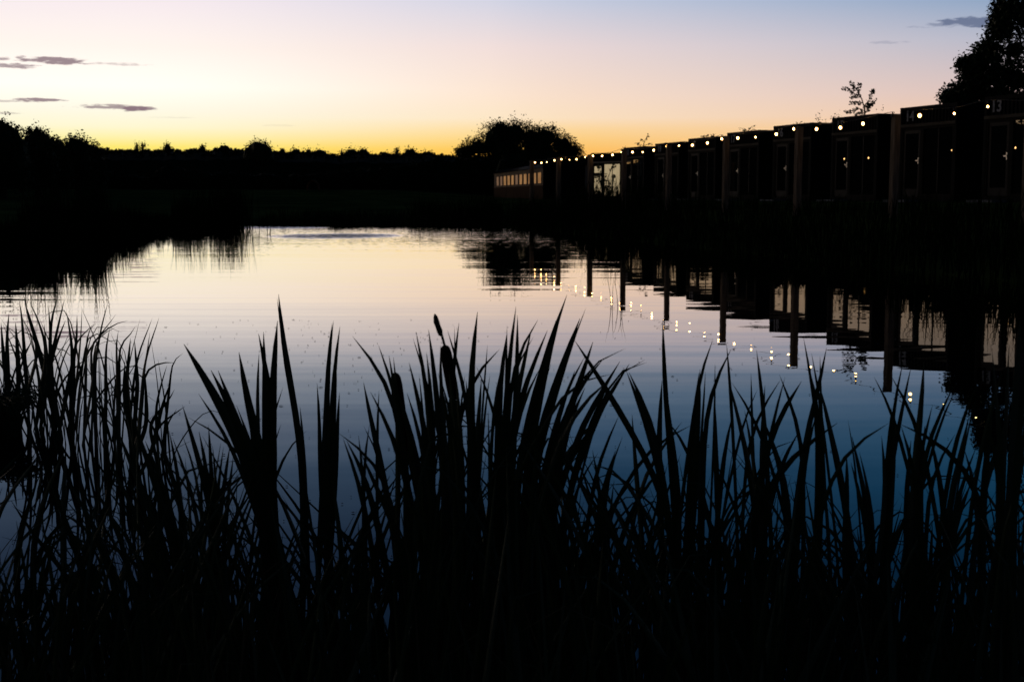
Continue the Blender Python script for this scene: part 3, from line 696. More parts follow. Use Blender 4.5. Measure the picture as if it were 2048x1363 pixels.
BULBS = [(1070, 325, 1), (1082.6, 325.6, 1), (1093.4, 324.2, .7), (1109, 320.7, 1), (1122.7, 318.6, 1), (1139, 319.5, .6), (1153, 318.6, 1), (1170.5, 313.7, .8), (1186, 311.7, 1), (1204.3, 312.1, 1), (1225, 309.8, 1.1), (1243, 304, 1),
         (1265, 304.3, 1.1), (1285.4, 304.4, .75), (1307.4, 300.5, 1.1), (1332.8, 292.5, 1.1), (1358, 291.3, .8), (1384.8, 290.3, 1.1), (1414.8, 286, 1.15), (1443.6, 277.8, 1.1), (1475.6, 276, 1.2), (1511, 274.5, .85), (1552.5, 268.4, 1.2),
         (1587.7, 257.9, 1.1), (1633, 258.3, 1.2), (1680.7, 255.3, 1.2), (1726, 247.4, 1.2), (1784.9, 235, .85), (1839.3, 231.2, 1.3), (1908.5, 227, .85), (1975.6, 213.3, .85)]
SLAB = ['farthest string of bulbs, running beside the lit carriage', 'string of bulbs in front of the dark shed', 'string of bulbs above the glowing curtained doors', 'string of bulbs across container 20', 'string of bulbs across containers 19 and 18',
        'string of bulbs across container 17 up to the thick post', 'string of bulbs across containers 16 and 15 to the nearest tall post', 'nearest string of bulbs, across containers 14 and 13']
for i in range(8):
    x0, x1 = POSTS[i][0], POSTS[i + 1][0]; bs = [q for q in BULBS if x0 <= q[0] < x1]
    A = unp(x0, POSTS[i][1] + 3, pl(x0) - .0); E = unp(x1, POSTS[i + 1][1] + 3, pl(x1)); o = empty('string_light', A); tag(o, SLAB[i], 'string lights', 'strings of bulbs hung between the posts')
    cpts = [A - A + Vector((-.1, 0, -.02))]
    for bx, by, k in bs:
        d = pl(bx) ; p = unp(bx, by, d) + Vector((-.10, 0, 0)) * 0; q = p - A
        cpts.append(q + Vector((0, 0, .105)))
        r = .024 * k if k < 1 else .027 * k
        b = MB(); n = 8
        for a in range(n + 1):
            ph = math.pi * a / n; rr = r * math.sin(ph) * (1 if a > n / 2 else 1 - .12 * (1 - a / (n / 2))); 
            b.v += [(rr * math.cos(t * math.pi / 5), rr * math.sin(t * math.pi / 5), r * 1.12 * math.cos(ph)) for t in range(10)]
        for a in range(n):
            for t in range(10): b.f.append((a * 10 + t, a * 10 + (t + 1) % 10, a * 10 + 10 + (t + 1) % 10, a * 10 + 10 + t))
        bo = b.build('bulb', M['bulb'], o, True); bo.location = q
        b = MB(); b.tube([(0, 0, r * 1.0), (0, 0, r + .035), (0, 0, .105)], [.016, .016, .010], 8); b.build('socket', M['cab'], bo)
    cpts.append(E - A + Vector((-.1, 0, -.02)))
    cp = cr_sample(cpts, 40); b = MB(); b.tube(cp, [.006] * 41, 5); b.build('cable', M['cab'], o)

# ------------------------------------------------------------------ bank vegetation (uncountable)
def tuft_mesh(pts, mb):
    """pts: (x, y, z, h, w, lean)"""
    for x, y, z, h, w_, ln in pts:
        a = random.uniform(0, 6.28); dx, dy = math.cos(a) * ln * h, math.sin(a) * ln * h; b_ = random.uniform(0, 6.28); ux, uy = math.cos(b_) * w_ * .5, math.sin(b_) * w_ * .5
        k = len(mb.v)
        mb.v += [(x - ux, y - uy, z - .03), (x + ux, y + uy, z - .03), (x + dx * .35 + ux * .8, y + dy * .35 + uy * .8, z + h * .55), (x + dx * .35 - ux * .8, y + dy * .35 - uy * .8, z + h * .55), (x + dx, y + dy, z + h)]
        mb.f += [(k, k + 1, k + 2, k + 3), (k + 3, k + 2, k + 4)]
def along(a, b_, n):
    for _ in range(n):
        t = random.random(); yield lerp(a[0], b_[0], t), lerp(a[1], b_[1], t), t
mb = MB(); pts = []
RB = [(9.4, 5), (8.3, 10), (6.2, 20), (4.1, 30), (2.0, 40), (.6, 47), (-1.2, 50.5), (-5, 51.3), (-10, 51.6)]
for a, c in zip(RB, RB[1:]):
    n = int(math.hypot(a[0] - c[0], a[1] - c[1]) * (210 if c[1] < 48 else 260))
    for x, y, t in along(a, c, n):
        off = random.uniform(-.25, 3.2) ** 1.0 if random.random() < .6 else random.uniform(-.3, .8)
        nx_, ny_ = (1, .2) if y < 49 else (0, 1)
        X_, Y_ = x + nx_ * off, y + ny_ * off; g = gz(X_, Y_)
        cl = .6 + .9 * noise.noise(Vector((X_ * .9, Y_ * .9, 3)))
        h = (.16 + .26 * random.random()) * (1 + cl) * (.55 if y > 50.2 and X_ < -4 else (1.7 if y > 38 else (1.35 if y < 21 else .85)))
        pts.append((X_, Y_, max(g, 0), h, random.uniform(.012, .03), random.uniform(.05, .5)))
tuft_mesh(pts, mb)
tag(mb.build('bank_grass', M['bankgrass']), 'rough dark grass covering the right and far banks of the pond', 'grass', kind='stuff')
# tall grass / reeds on the left bank
mb = MB(); pts = []
LH = [(-60, .6), (20, .6), (40, .65), (48, 1.0), (80, 1.1), (100, 1.35), (140, 1.1), (205, 1.35), (218, 1.1), (222, .75), (290, .65), (300, .55), (345, .5), (352, 1.05), (395, 1.15), (402, .7), (428, .75), (436, 1.35), (488, 1.4), (492, 0)]
LB = [(-9.6, 10), (-9.0, 17), (-10.0, 25), (-10.2, 31), (-10.8, 38), (-10.4, 44), (-10.9, 48)]
for a, c in zip(LB, LB[1:]):
    n = int(math.hypot(a[0] - c[0], a[1] - c[1]) * 460)
    for x, y, t in along(a, c, n):
        off = random.uniform(-.9, 1.6); X_, Y_ = x - off, y; pxx = 1024 + X_ / Y_ * F
        hh = prof(pxx, LH) if pxx > -60 else .9
        if hh < .05: continue
        g = max(gz(X_, Y_), 0); fr = .35 + .65 * abs(noise.noise(Vector((X_ * 2.5, Y_ * 2.5, 9)))) * 1.7
        h = max(.1, (hh * 1.5 - g) * min(1.05, fr) * random.uniform(.55, 1.08))
        pts.append((X_, Y_, g, h, random.uniform(.012, .03), random.uniform(.02, .22)))
# clump on the left point and a few far reeds
for cx, cy, n, hh, sp_ in ((-10.6, 47.6, 380, 1.8, .8), (-9.75, 46.8, 260, 1.8, .5), (-6.8, 50.8, 140, .62, .35), (-6.35, 50.6, 80, .5, .3), (-3.6, 50.5, 60, .4, .5), (-4.9, 50.9, 40, .45, .3)):
    for _ in range(n):
        X_, Y_ = cx + random.gauss(0, sp_ * .5), cy + random.gauss(0, sp_ * .5); pts.append((X_, Y_, max(0, gz(X_, Y_)), hh * random.uniform(.5, 1.1), random.uniform(.012, .028), random.uniform(.02, .2)))
tuft_mesh(pts, mb)
tag(mb.build('bank_reeds', M['bankgrass']), 'tall dark reeds and grasses crowding the left bank', 'reeds', kind='stuff')
# thin stems standing in open water
def stems(name, label, px, d, rows):
    r = unp(px, 395, d); o = empty(name, (r.x, d, 0)); tag(o, label, 'reeds'); b = MB()
    for dx, ln, h in rows: blade(b, [(dx, 0, -.05), (dx + ln * .3, 0, h * .5), (dx + ln, .02, h)], .007 * d / 13, 6, tipf=.8)
    b.build('stems', M['bankgrass'], o)
stems('water_stems', 'few thin rush stems standing in open water near the middle right', 1238, 13.4, [(-.07, -.06, .36), (-.06, .015, .33), (.0, -.05, .3), (.03, .06, .36), (.02, .03, .33), (.05, -.06, .29)])
stems('water_stems', 'pair of thin rush stems in far water right of the left point', 536, 40, [(-.03, -.04, .45), (.03, .09, .6), (.05, .01, .5)])
# sedge tussock at the left edge
mb = MB(); rp = unp(-48, 395, 6.1); o = empty('sedge_tussock', (rp.x, 6.1, 0)); tag(o, 'dark rounded sedge tussock in the water at the left edge', 'sedge tussock')
lump(mb, (0, 0, .05), .15, .17, .14, 2, 14, 9); mb.build('mound', M['core'], o, True)
b = MB()
for _ in range(420):
    a = random.uniform(0, 6.28); r = random.uniform(.0, .17); ln = random.uniform(.10, .22); x, y = math.cos(a) * r, math.sin(a) * r
    blade(b, [(x, y, .08), (x + math.cos(a) * ln * .45, y + math.sin(a) * ln * .45, .1 + ln * .55), (x + math.cos(a) * ln * .95, y + math.sin(a) * ln * .95, .08 + ln * .25)], .008, 6, tipf=.8)
b.build('leaves', M['reed'], o)

# ------------------------------------------------------------------ foreground bulrushes
def fg_plant(name, label, D, rootx, blades, group='tall reeds in the foreground', spread=28, mat='reed', heads=()):
    """blades: (width px, [(x,y) tip .. lowest seen point]); every leaf grows from the plant's root in the shallows"""
    ry = 681.5 + F * (CAMZ * math.cos(PITCH) - D * math.sin(PITCH)) / (D * math.cos(PITCH) + CAMZ * math.sin(PITCH))
    root = unp(rootx, ry, D); o = empty(name, root); tag(o, label, 'reed', group); mb = MB()
    for wpx, pts in blades:
        lean = random.uniform(-.12, .12); rx = rootx + random.uniform(-spread, spread) * 2.4; n = len(pts)
        tot = ry - pts[0][1]
        P = []
        for x, y in pts: P.append(unp(x, y, D + lean * max(0, (ry - y) / tot)) - root)
        ly = pts[-1][1]; x0, y0 = pts[-2]; x1, y1 = pts[-1]; sl = (x1 - x0) / max(20, (y1 - y0)) if y1 > y0 else 0
        gap = ry - ly
        if gap > 60:
            cx = x1 + sl * gap * .33; cx = lerp(cx, rx, .45)
            P.append(unp(lerp(x1, cx, .55) if False else (x1 + cx) / 2 * .5 + lerp(x1, cx, .8) * .5, ly + gap * .33, D + lean * .3) - root)
            P.append(unp(lerp(cx, rx, .6), ly + gap * .68, D) - root)
        P.append(unp(rx, ry + 10, D) - root)
        blade(mb, P[::-1], wpx / F * D * 1.14, 24, yaw=random.uniform(-.3, .3), tipf=min(.42, (50 + wpx * 8) / tot), pw=.54)
    mb.build('leaves', M[mat], o)
    for (hx0, hy0, hx1, hy1, rpx, spike) in heads:
        a, c = unp(hx0, hy0, D) - root, unp(hx1, hy1, D) - root; r = rpx / F * D
        h = MB(); ps = [a.lerp(c, t) for t in (0, .02, .06, .15, .4, .7, .92, .975, 1)]; h.tube(ps, [r * q for q in (.25, .6, .86, 1, 1.04, 1.04, .98, .7, .3)], 14); ho = h.build('seed_head', M['head'], o, True)
        s = MB(); s.tube(cr_sample([c, unp(lerp(hx1, rootx, .3), lerp(hy1, ry, .35), D) - root, Vector((0, 0, 0))], 8), [.0035] * 9, 6); s.build('stem', M['reed'], o)
        if spike:
            e = unp(spike[0], spike[1], D) - root; k = MB(); m_ = a.lerp(e, .33); ps = [a] + [a.lerp(e, t) + Vector((random.uniform(-.0008, .0008), 0, 0)) for t in (.3, .34, .45, .6, .75, .9, 1)]
            k.tube(ps, [.0018, .0018, .0032, .0042, .0038, .0042, .003, .0006], 8); k.build('spike', M['head'], o, True)
    return o
T = []
T.append(('broad reed fan leaning left, left of the twin upright blades', 2.0, 560, [
 (25, [(368, 688), (399, 735), (437, 803), (478, 880), (504, 935)]), (21, [(422, 740), (449, 789), (478, 850), (505, 915)]), (16, [(436, 700 + 40), (470, 830), (500, 905)]),
 (8, [(397, 787), (430, 835), (470, 905)]), (5, [(376, 834), (410, 850), (446, 870)]), (20, [(478, 704), (484, 745), (490, 790), (503, 842), (518, 885)]), (18, [(500, 860), (520, 960)]),
 (8, [(518, 705), (513, 765), (515, 824), (517, 883)]), (7, [(473, 810), (490, 862), (510, 905)])]))
T.append(('two upright blades side by side, left of the tallest single blade', 2.1, 545, [
 (17, [(517, 667), (524, 700), (537, 748), (544, 830), (546, 930)]), (12, [(527, 663), (528, 700), (530, 765), (531, 853), (531, 941)]), (16, [(555, 641), (549, 690), (546, 765), (544, 853), (543, 960)]),
 (5, [(566, 774), (558, 790), (550, 812)]), (6, [(583, 892), (566, 915), (552, 942)]), (7, [(562, 848), (550, 872), (540, 905)])]))
T.append(('tallest single blade with a twin tip, standing left of centre', 2.1, 625, [
 (12, [(557, 588), (559, 630), (563, 670), (570, 705), (580, 765), (592, 825), (600, 880), (606, 960)]), (5, [(554, 596), (556, 618), (562, 662), (568, 700)]), (7, [(600, 812), (604, 850), (608, 905)]), (5, [(613, 861), (590, 875), (574, 888)])]))
T.append(('cluster of slim upright blades between the tallest blade and the cut stem', 2.1, 662, [
 (9, [(667, 641), (659, 670), (655, 715), (656, 765), (653, 850), (650, 960)]), (6, [(664, 646), (657, 680), (655, 720)]), (9, [(680, 652), (671, 685), (668, 724), (668, 780), (661, 853), (656, 960)]),
 (9, [(673, 715), (672, 765), (666, 842), (664, 950)]), (9, [(679, 784), (674, 853), (671, 960)]), (8, [(634, 766), (638, 809), (641, 853), (640, 960)]), (10, [(640, 905), (650, 880 + 60), (655, 1000)])]))
T.append(('forked reed with a blunt brown seed head on a short stem, left of centre', 1.9, 815, [
 (9, [(705, 672), (728, 693), (751, 718), (772, 745), (786, 775), (800, 850)]), (8, [(757, 690), (767, 718), (777, 745), (788, 775)]), (13, [(778, 711), (784, 740), (790, 780), (797, 830), (806, 890), (815, 960)]), (12, [(787, 714), (792, 740), (796, 790)]),
 (22, [(795, 780), (812, 830), (824, 880), (838, 950)]), (12, [(727, 764), (731, 800), (738, 836), (754, 885)]), (13, [(741, 783), (755, 805), (768, 838), (792, 880)]), (6, [(758, 780), (757, 800), (754, 850)])],
 [(790, 745, 810, 908, 12, None)]))
T.append(('short crossing leaves below the forked reed, between it and the slim cluster', 1.85, 740, [
 (10, [(686, 876), (700, 915), (720, 965)]), (12, [(693, 880), (712, 905), (735, 960)]), (8, [(717, 870), (722, 900), (727, 960)]), (5, [(727, 851), (745, 875), (760, 905)]), (8, [(678, 866), (710, 883), (745, 912), (775, 960)]), (6, [(739, 848), (731, 875), (728, 905)])]))
T.append(('two-bladed reed directly left of the cattail head', 1.8, 860, [
 (12, [(832, 663), (838, 690), (845, 718), (854, 760), (858, 800), (862, 900)]), (6, [(826, 676), (834, 700), (843, 720)]), (11, [(857, 658), (861, 690), (869, 726), (872, 790), (880, 860)]), (11, [(818, 724), (828, 765), (835, 800), (850, 850)]), (10, [(814, 785), (828, 825), (840, 862)]),
 (10, [(853, 704), (862, 760), (865, 830), (868, 900)]), (5, [(838, 748), (843, 800), (850, 860)])]))
T.append(('cattail with thick brown seed head and slender spike, just left of centre', 1.75, 925, [
 (22, [(898, 742), (905, 790), (912, 850), (917, 960)]), (9, [(881, 690), (878, 740), (880, 800), (890, 870)]), (14, [(912, 750), (918, 800), (922, 880)]), (8, [(876, 745), (890, 790), (898, 830)]), (6, [(880, 752), (894, 785), (902, 815)])],
 [(889, 690, 909, 800, 11.5, (868.5, 627))]))
T.append(('pair of leaves with split tip, right beside the cattail head', 1.9, 930, [
 (7, [(895, 660), (901, 680), (907, 700), (915, 725), (929, 765), (936, 800)]), (9, [(918, 645), (913, 670), (911, 700), (906, 745), (900, 800)]), (4, [(909, 652), (911, 670), (911, 690)]), (5, [(930, 750), (922, 780), (918, 820)])]))
T.append(('straight broad blade with a bent side leaf, at the centre', 1.95, 950, [
 (14, [(955, 623), (950, 655), (946, 690), (942, 750), (938, 824), (945, 880), (950, 960)]), (9, [(999, 698), (985, 703), (968, 716), (950, 733), (935, 762), (923, 800)]), (7, [(953, 733), (963, 752), (973, 774), (985, 797)]), (13, [(932, 760), (938, 830), (942, 900)]),
 (4, [(975, 689), (971, 720), (969, 760)]), (5, [(980, 748), (974, 775), (970, 810)])]))
T.append(('dense upright leaves right of the centre blade', 1.9, 995, [
 (11, [(963, 755), (961, 800), (955, 860), (950, 930)]), (13, [(1014, 665), (1006, 700), (1001, 745), (998, 800), (995, 900)]), (5, [(1014, 651), (1016, 690), (1012, 735)]), (9, [(1032, 613), (1024, 640), (1021, 690), (1018, 740), (1010, 820)]), (13, [(1035, 630), (1034, 680), (1035, 740), (1034, 790), (1027, 880)]),
 (6, [(1003, 730), (990, 770), (985, 830)]), (14, [(1018, 735), (1012, 790), (1008, 860)])]))
T.append(('leaves leaning right with a folded upper leaf, right of the dense upright ones', 1.95, 1010, [
 (8, [(1076, 639), (1058, 655), (1038, 678), (1028, 705), (1020, 750)]), (11, [(1063, 658), (1055, 695), (1046, 728), (1036, 780), (1022, 860)]), (6, [(1067, 673), (1052, 690), (1035, 715), (1024, 740)]), (12, [(1095, 660), (1085, 683), (1073, 712), (1052, 760), (1032, 820), (1020, 900)]),
 (7, [(1102, 727), (1092, 750), (1080, 785)]), (9, [(1080, 735), (1062, 755), (1045, 795), (1030, 860)])]))
T.append(('long blade with twisted narrow tip, leaning right of centre', 2.0, 1030, [
 (10, [(1134, 589), (1124, 607), (1117, 628), (1109, 650)]), (14, [(1112, 640), (1102, 670), (1093, 705), (1082, 745), (1064, 812), (1046, 880), (1035, 960)]), (9, [(1092, 740), (1075, 790), (1060, 850)])]))
T.append(('widest curved blade leaning right, behind the twisted one', 1.95, 1050, [
 (4, [(1172, 615), (1163, 633), (1154, 652)]), (16, [(1160, 636), (1149, 660), (1139, 690), (1126, 725), (1110, 770), (1097, 812), (1074, 885), (1060, 960)]), (12, [(1120, 770), (1100, 830), (1080, 890)])]))
T.append(('spray of crossing leaves with a thin drooping tip, right of the curved blade', 1.9, 1095, [
 (4, [(1251, 696), (1225, 695), (1202, 700), (1179, 708), (1160, 740)]), (16, [(1186, 683), (1178, 708), (1168, 740), (1152, 790), (1135, 830), (1115, 885)]), (6, [(1222, 748), (1190, 744), (1160, 746), (1138, 760)]), (12, [(1206, 718), (1180, 738), (1150, 775), (1125, 830)]),
 (8, [(1170, 712), (1152, 735), (1138, 768), (1122, 800)]), (12, [(1220, 758), (1190, 772), (1160, 800), (1130, 850)]), (11, [(1150, 740), (1140, 770), (1128, 800), (1110, 850)]), (14, [(1170, 775), (1150, 810), (1130, 860)]), (14, [(1196, 840), (1165, 875), (1130, 930)]), (12, [(1201, 832), (1180, 845), (1150, 880), (1120, 920)])]))
T.append(('arching leaves with a forked hanging tip, above the blue gap right of centre', 1.9, 1130, [
 (5, [(1294, 724), (1270, 717), (1247, 718), (1232, 730), (1220, 745)]), (12, [(1240, 722), (1226, 742), (1212, 770), (1188, 810), (1165, 842)]), (4, [(1290, 719), (1268, 714), (1250, 716)]), (12, [(1259, 727), (1243, 750), (1222, 780), (1200, 825), (1180, 850), (1160, 890)]), (13, [(1222, 750), (1205, 790), (1190, 830), (1165, 890)])]))
T.append(('long thin diagonal blade crossing leftwards over the blue gap', 1.9, 1345, [
 (12, [(1149, 680), (1160, 697), (1176, 718), (1190, 738), (1203, 760), (1220, 790), (1238, 820), (1262, 862), (1290, 912), (1318, 965)])]))
T.append(('pair of broad blades leaning left with pointed tips, right of the blue gap', 1.9, 1340, [
 (13, [(1253, 742), (1263, 762), (1276, 795), (1286, 825), (1295, 855), (1311, 900), (1325, 960)]), (13, [(1258, 744), (1275, 772), (1290, 803), (1302, 830), (1311, 880), (1320, 920)]), (10, [(1264, 828), (1266, 870), (1272, 940)]), (9, [(1238, 830), (1227, 855), (1213, 890), (1192, 930)]), (8, [(1245, 873), (1232, 900), (1215, 940)])]))
T.append(('lone tall straight blade standing right of centre', 2.0, 1352, [
 (9, [(1325.5, 640), (1326, 665), (1327, 700), (1327, 735), (1329, 760)]), (13, [(1328, 745), (1332, 809), (1340, 870), (1348, 920), (1356, 980)]), (12, [(1324, 760), (1321, 800), (1318, 870), (1318, 960)]), (8, [(1364, 843), (1343, 870), (1315, 905), (1282, 962)]), (7, [(1382, 850), (1355, 858), (1325, 874), (1288, 902)]), (9, [(1335, 840), (1353, 860), (1379, 898)])]))
T.append(('upright pair with a narrow twisted tip, left of the sharp diagonal tip', 1.9, 1392, [
 (7, [(1426, 678), (1416, 694), (1407, 715), (1400, 742)]), (14, [(1398, 745), (1392, 785), (1388, 840), (1385, 890), (1382, 960)]), (11, [(1400, 738), (1401, 780), (1397, 840), (1392, 900)]), (5, [(1411, 742), (1409, 790), (1405, 850), (1400, 900)]), (8, [(1426, 795), (1417, 820), (1406, 862), (1398, 920)])]))
T.append(('blade with sharp diagonal tip leaning right, left of the crossing group', 1.95, 1432, [
 (9, [(1462, 698), (1450, 716), (1437, 736), (1424, 760), (1415, 785), (1410, 830)]), (4, [(1430, 726), (1430, 770), (1430, 815)]), (10, [(1430, 800), (1430, 850), (1432, 920), (1434, 980)]), (10, [(1465, 828), (1455, 862), (1447, 905), (1442, 960)])]))
T.append(('slender needle-tipped blade leaning left above crossing leaves', 1.95, 1500, [
 (6, [(1453, 686), (1455, 712), (1458, 748), (1461, 775)]), (14, [(1458, 760), (1470, 818), (1485, 865), (1498, 925)]), (6, [(1464, 765), (1478, 786), (1495, 815), (1518, 848)]), (6, [(1502, 746), (1503, 780), (1503, 812)]), (6, [(1515, 778), (1500, 800), (1488, 830)]), (9, [(1489, 820), (1497, 850), (1505, 900)])]))
T.append(('cluster of crossing leaves around the lower right-centre, tips in a fan', 1.9, 1535, [
 (8, [(1513, 699), (1517, 730), (1521, 762), (1526, 800), (1530, 850)]), (8, [(1561, 759), (1540, 785), (1521, 812), (1508, 840), (1495, 880)]), (8, [(1559, 749), (1567, 772), (1578, 795), (1590, 820), (1600, 850), (1606, 890)]), (6, [(1570, 754), (1563, 780), (1554, 808), (1545, 840)]),
 (14, [(1603, 762), (1590, 785), (1577, 808), (1560, 832), (1545, 850), (1530, 895)]), (10, [(1530, 770), (1527, 800), (1524, 850), (1524, 900)]), (4, [(1597, 770), (1575, 792), (1555, 820)]), (5, [(1596, 878), (1575, 873), (1552, 876), (1535, 890)]), (16, [(1525, 835), (1545, 880), (1562, 930), (1575, 990)]), (12, [(1598, 862), (1580, 885), (1560, 925)])]))
T.append(('tall broad blade with long narrow tip, right of the crossing cluster', 1.85, 1648, [
 (6, [(1607, 674), (1611, 698), (1615, 722), (1622, 750)]), (16, [(1616, 728), (1626, 765), (1636, 810), (1641, 860), (1640, 960)]), (10, [(1653, 695), (1649, 730), (1645, 765), (1632, 800), (1617, 838)]), (15, [(1675, 845), (1650, 862), (1615, 885), (1580, 915), (1548, 945)]), (12, [(1632, 830), (1620, 860), (1610, 900)])]))
T.append(('long straight blade leaning left, behind the tall broad one', 1.9, 1700, [
 (5, [(1623, 705), (1629, 735), (1635, 765)]), (14, [(1640, 772), (1648, 805), (1658, 850), (1670, 905), (1684, 960), (1695, 1040)]), (5, [(1640, 690 + 20), (1640, 760), (1641, 790)])]))
T.append(('three tapering blades with dark water between, left of the tall crossing pair', 1.85, 1728, [
 (5, [(1696, 839), (1701, 862), (1707, 890)]), (13, [(1704, 872), (1713, 915), (1724, 965), (1738, 1020), (1745, 1100)]), (14, [(1693, 906), (1698, 945), (1694, 1000), (1690, 1080)]), (9, [(1719, 904), (1728, 940), (1740, 990), (1748, 1060)]), (12, [(1702, 925), (1712, 960), (1725, 1010), (1738, 1080)])]))
T.append(('two leaves crossing like scissors over the nearest post reflection', 1.9, 1800, [
 (7, [(1748, 753), (1757, 768), (1768, 787), (1785, 818)]), (8, [(1782, 751), (1796, 773), (1811, 798), (1833, 838)]), (11, [(1822, 733), (1817, 755), (1811, 782), (1804, 820), (1796, 860), (1785, 915), (1775, 990)]), (8, [(1806, 724), (1800, 748), (1793, 775), (1786, 805)]), (9, [(1788, 800), (1792, 840), (1790, 890)]),
 (12, [(1783, 815), (1781, 860), (1778, 900), (1772, 960)])]))
T.append(('arching leaf bowed to the left under the scissor leaves', 1.8, 1670, [
 (7, [(1777, 846), (1758, 848), (1741, 852), (1724, 860), (1710, 872), (1695, 888), (1678, 912), (1660, 950)]), (9, [(1763, 871), (1768, 910), (1772, 950), (1770, 1020)])]))
T.append(('thickest dark blade on the right with a bent leaf arching beside it', 1.75, 1835, [
 (13, [(1848, 722), (1849, 755), (1847, 790), (1841, 830), (1836, 880), (1826, 960)]), (8, [(1865, 809), (1858, 835), (1850, 862)]), (10, [(1801, 848), (1830, 848), (1856, 858), (1880, 877), (1905, 900), (1930, 930), (1950, 955)]), (10, [(1802, 850), (1812, 872), (1823, 900), (1830, 940)]), (20, [(1850, 850), (1846, 900), (1838, 980)]), (16, [(1822, 880), (1815, 930), (1812, 1000)])]))
T.append(('curved fork-tipped blade leaning right before the dark reflection', 1.8, 1850, [
 (9, [(1909, 768), (1898, 790), (1886, 815), (1872, 838), (1858, 862), (1848, 900)]), (6, [(1912, 777), (1898, 800), (1885, 822)]), (12, [(1858, 862), (1868, 900), (1880, 950), (1888, 1010)])]))
T.append(('slim blades leaning right near the right edge, one with a thread-like tip', 1.8, 1900, [
 (9, [(1953, 770), (1938, 797), (1926, 830), (1914, 862), (1905, 900)]), (4, [(1952, 798), (1945, 815), (1939, 835)]), (12, [(1938, 832), (1931, 870), (1920, 915), (1905, 970), (1895, 1030)]), (8, [(1910, 868), (1893, 888), (1872, 915), (1858, 960)]), (12, [(1928, 896), (1940, 920), (1950, 955)]), (10, [(1952, 895), (1935, 930), (1918, 980)])]))
T.append(('tall leaning leaves in front of the lower right reflection', 1.75, 1955, [
 (8, [(2003, 744), (1990, 790), (1978, 840), (1966, 880), (1954, 925), (1945, 990)]), (14, [(1985, 790), (1980, 860), (1972, 930), (1965, 1000)]), (11, [(2030, 800), (2018, 840), (1998, 890), (1976, 940), (1960, 1000)]), (11, [(1915, 1020), (1930, 975), (1945, 960)][::-1] + [(1900, 1080)]), (12, [(1978, 850), (1990, 900), (2000, 960)]), (9, [(1968, 1010), (1945, 1000), (1925, 1020), (1910, 1060)])]))
T.append(('bundle of thick dark stems standing at the right edge', 1.6, 2015, [
 (15, [(2040, 640), (2036, 720), (2030, 810), (2024, 900), (2018, 1000), (2014, 1200)]), (14, [(2018, 690), (2014, 780), (2010, 880), (2006, 1000)]), (13, [(2052, 700), (2045, 800), (2036, 900), (2028, 1000)]), (10, [(1984, 700), (1992, 780), (1998, 860), (2002, 960)]), (16, [(1998, 800), (2000, 900), (2000, 1050)]),
 (9, [(2060, 880), (2040, 930), (2025, 1000)]), (8, [(2060, 790), (2048, 860), (2040, 930)]), (9, [(2062, 960), (2045, 945), (2030, 955), (2018, 990)])]))
# lower ranks, nearer the bottom of the picture
T.append(('low leaves below the left clump, crossing over pale water', 2.0, 130, [
 (12, [(-5, 1020), (20, 985), (45, 950), (75, 915)][::-1] + [(-25, 1080)]), (13, [(128, 905), (100, 960), (80, 1020), (65, 1090)]), (13, [(132, 900), (128, 960), (125, 1040), (128, 1120)]), (9, [(22, 1000), (50, 1045), (80, 1090), (120, 1130), (160, 1190)]), (12, [(75, 960), (55, 1010), (40, 1070), (30, 1140)]), (9, [(160, 1020), (130, 1040), (100, 1060), (85, 1080)])]))
T.append(('fan of narrow leaves spreading over the pale water at lower left', 1.9, 190, [
 (12, [(135, 960), (160, 1000), (185, 1045), (205, 1090), (225, 1140)]), (9, [(110, 1018), (150, 1025), (190, 1068), (215, 1100)]), (8, [(137, 1082), (170, 1077), (210, 1078), (250, 1095)]), (10, [(165, 965), (172, 1010), (178, 1060), (180, 1120)]), (9, [(225, 1000), (210, 1040), (190, 1075), (170, 1110)]),
 (12, [(100, 965), (118, 1010), (140, 1060), (160, 1120)]), (8, [(196, 1105), (184, 1140), (176, 1190)]), (8, [(155, 1045), (158, 1090), (160, 1140)])]))
T.append(('leaves leaning left with tips ending under the left clump', 2.0, 330, [
 (13, [(235, 860), (255, 910), (275, 960), (298, 1010), (320, 1070)]), (14, [(262, 830), (285, 890), (305, 950), (325, 1010), (345, 1080)]), (11, [(290, 880), (310, 930), (330, 980), (350, 1050)]), (12, [(216, 920), (240, 960), (262, 1010), (290, 1070)]), (10, [(310, 850), (330, 905), (348, 960), (365, 1030)]), (9, [(338, 860), (350, 920), (362, 980)])]))
T.append(('cluster of short blades with even tips, left of the broad fan', 1.95, 415, [
 (11, [(365, 810), (372, 835), (381, 865), (396, 915), (410, 960)]), (9, [(364, 868), (380, 900), (395, 950)]), (11, [(398, 862), (408, 895), (414, 940), (420, 1000)]), (9, [(417, 850), (420, 900), (424, 960)]), (8, [(425, 890), (430, 930), (434, 980)]), (8, [(447, 893), (438, 930), (436, 980)]), (9, [(345, 875), (362, 925), (385, 980)]),
 (10, [(460, 890), (452, 930), (446, 985)]), (7, [(404, 930), (400, 970), (402, 1020)]), (8, [(467, 910), (462, 950), (455, 1000)])]))
T.append(('drooping leaf arching right out of the dark lower left mass', 1.8, 380, [
 (6, [(486, 1105), (460, 1103), (430, 1106), (405, 1115), (390, 1130), (385, 1160)])]))
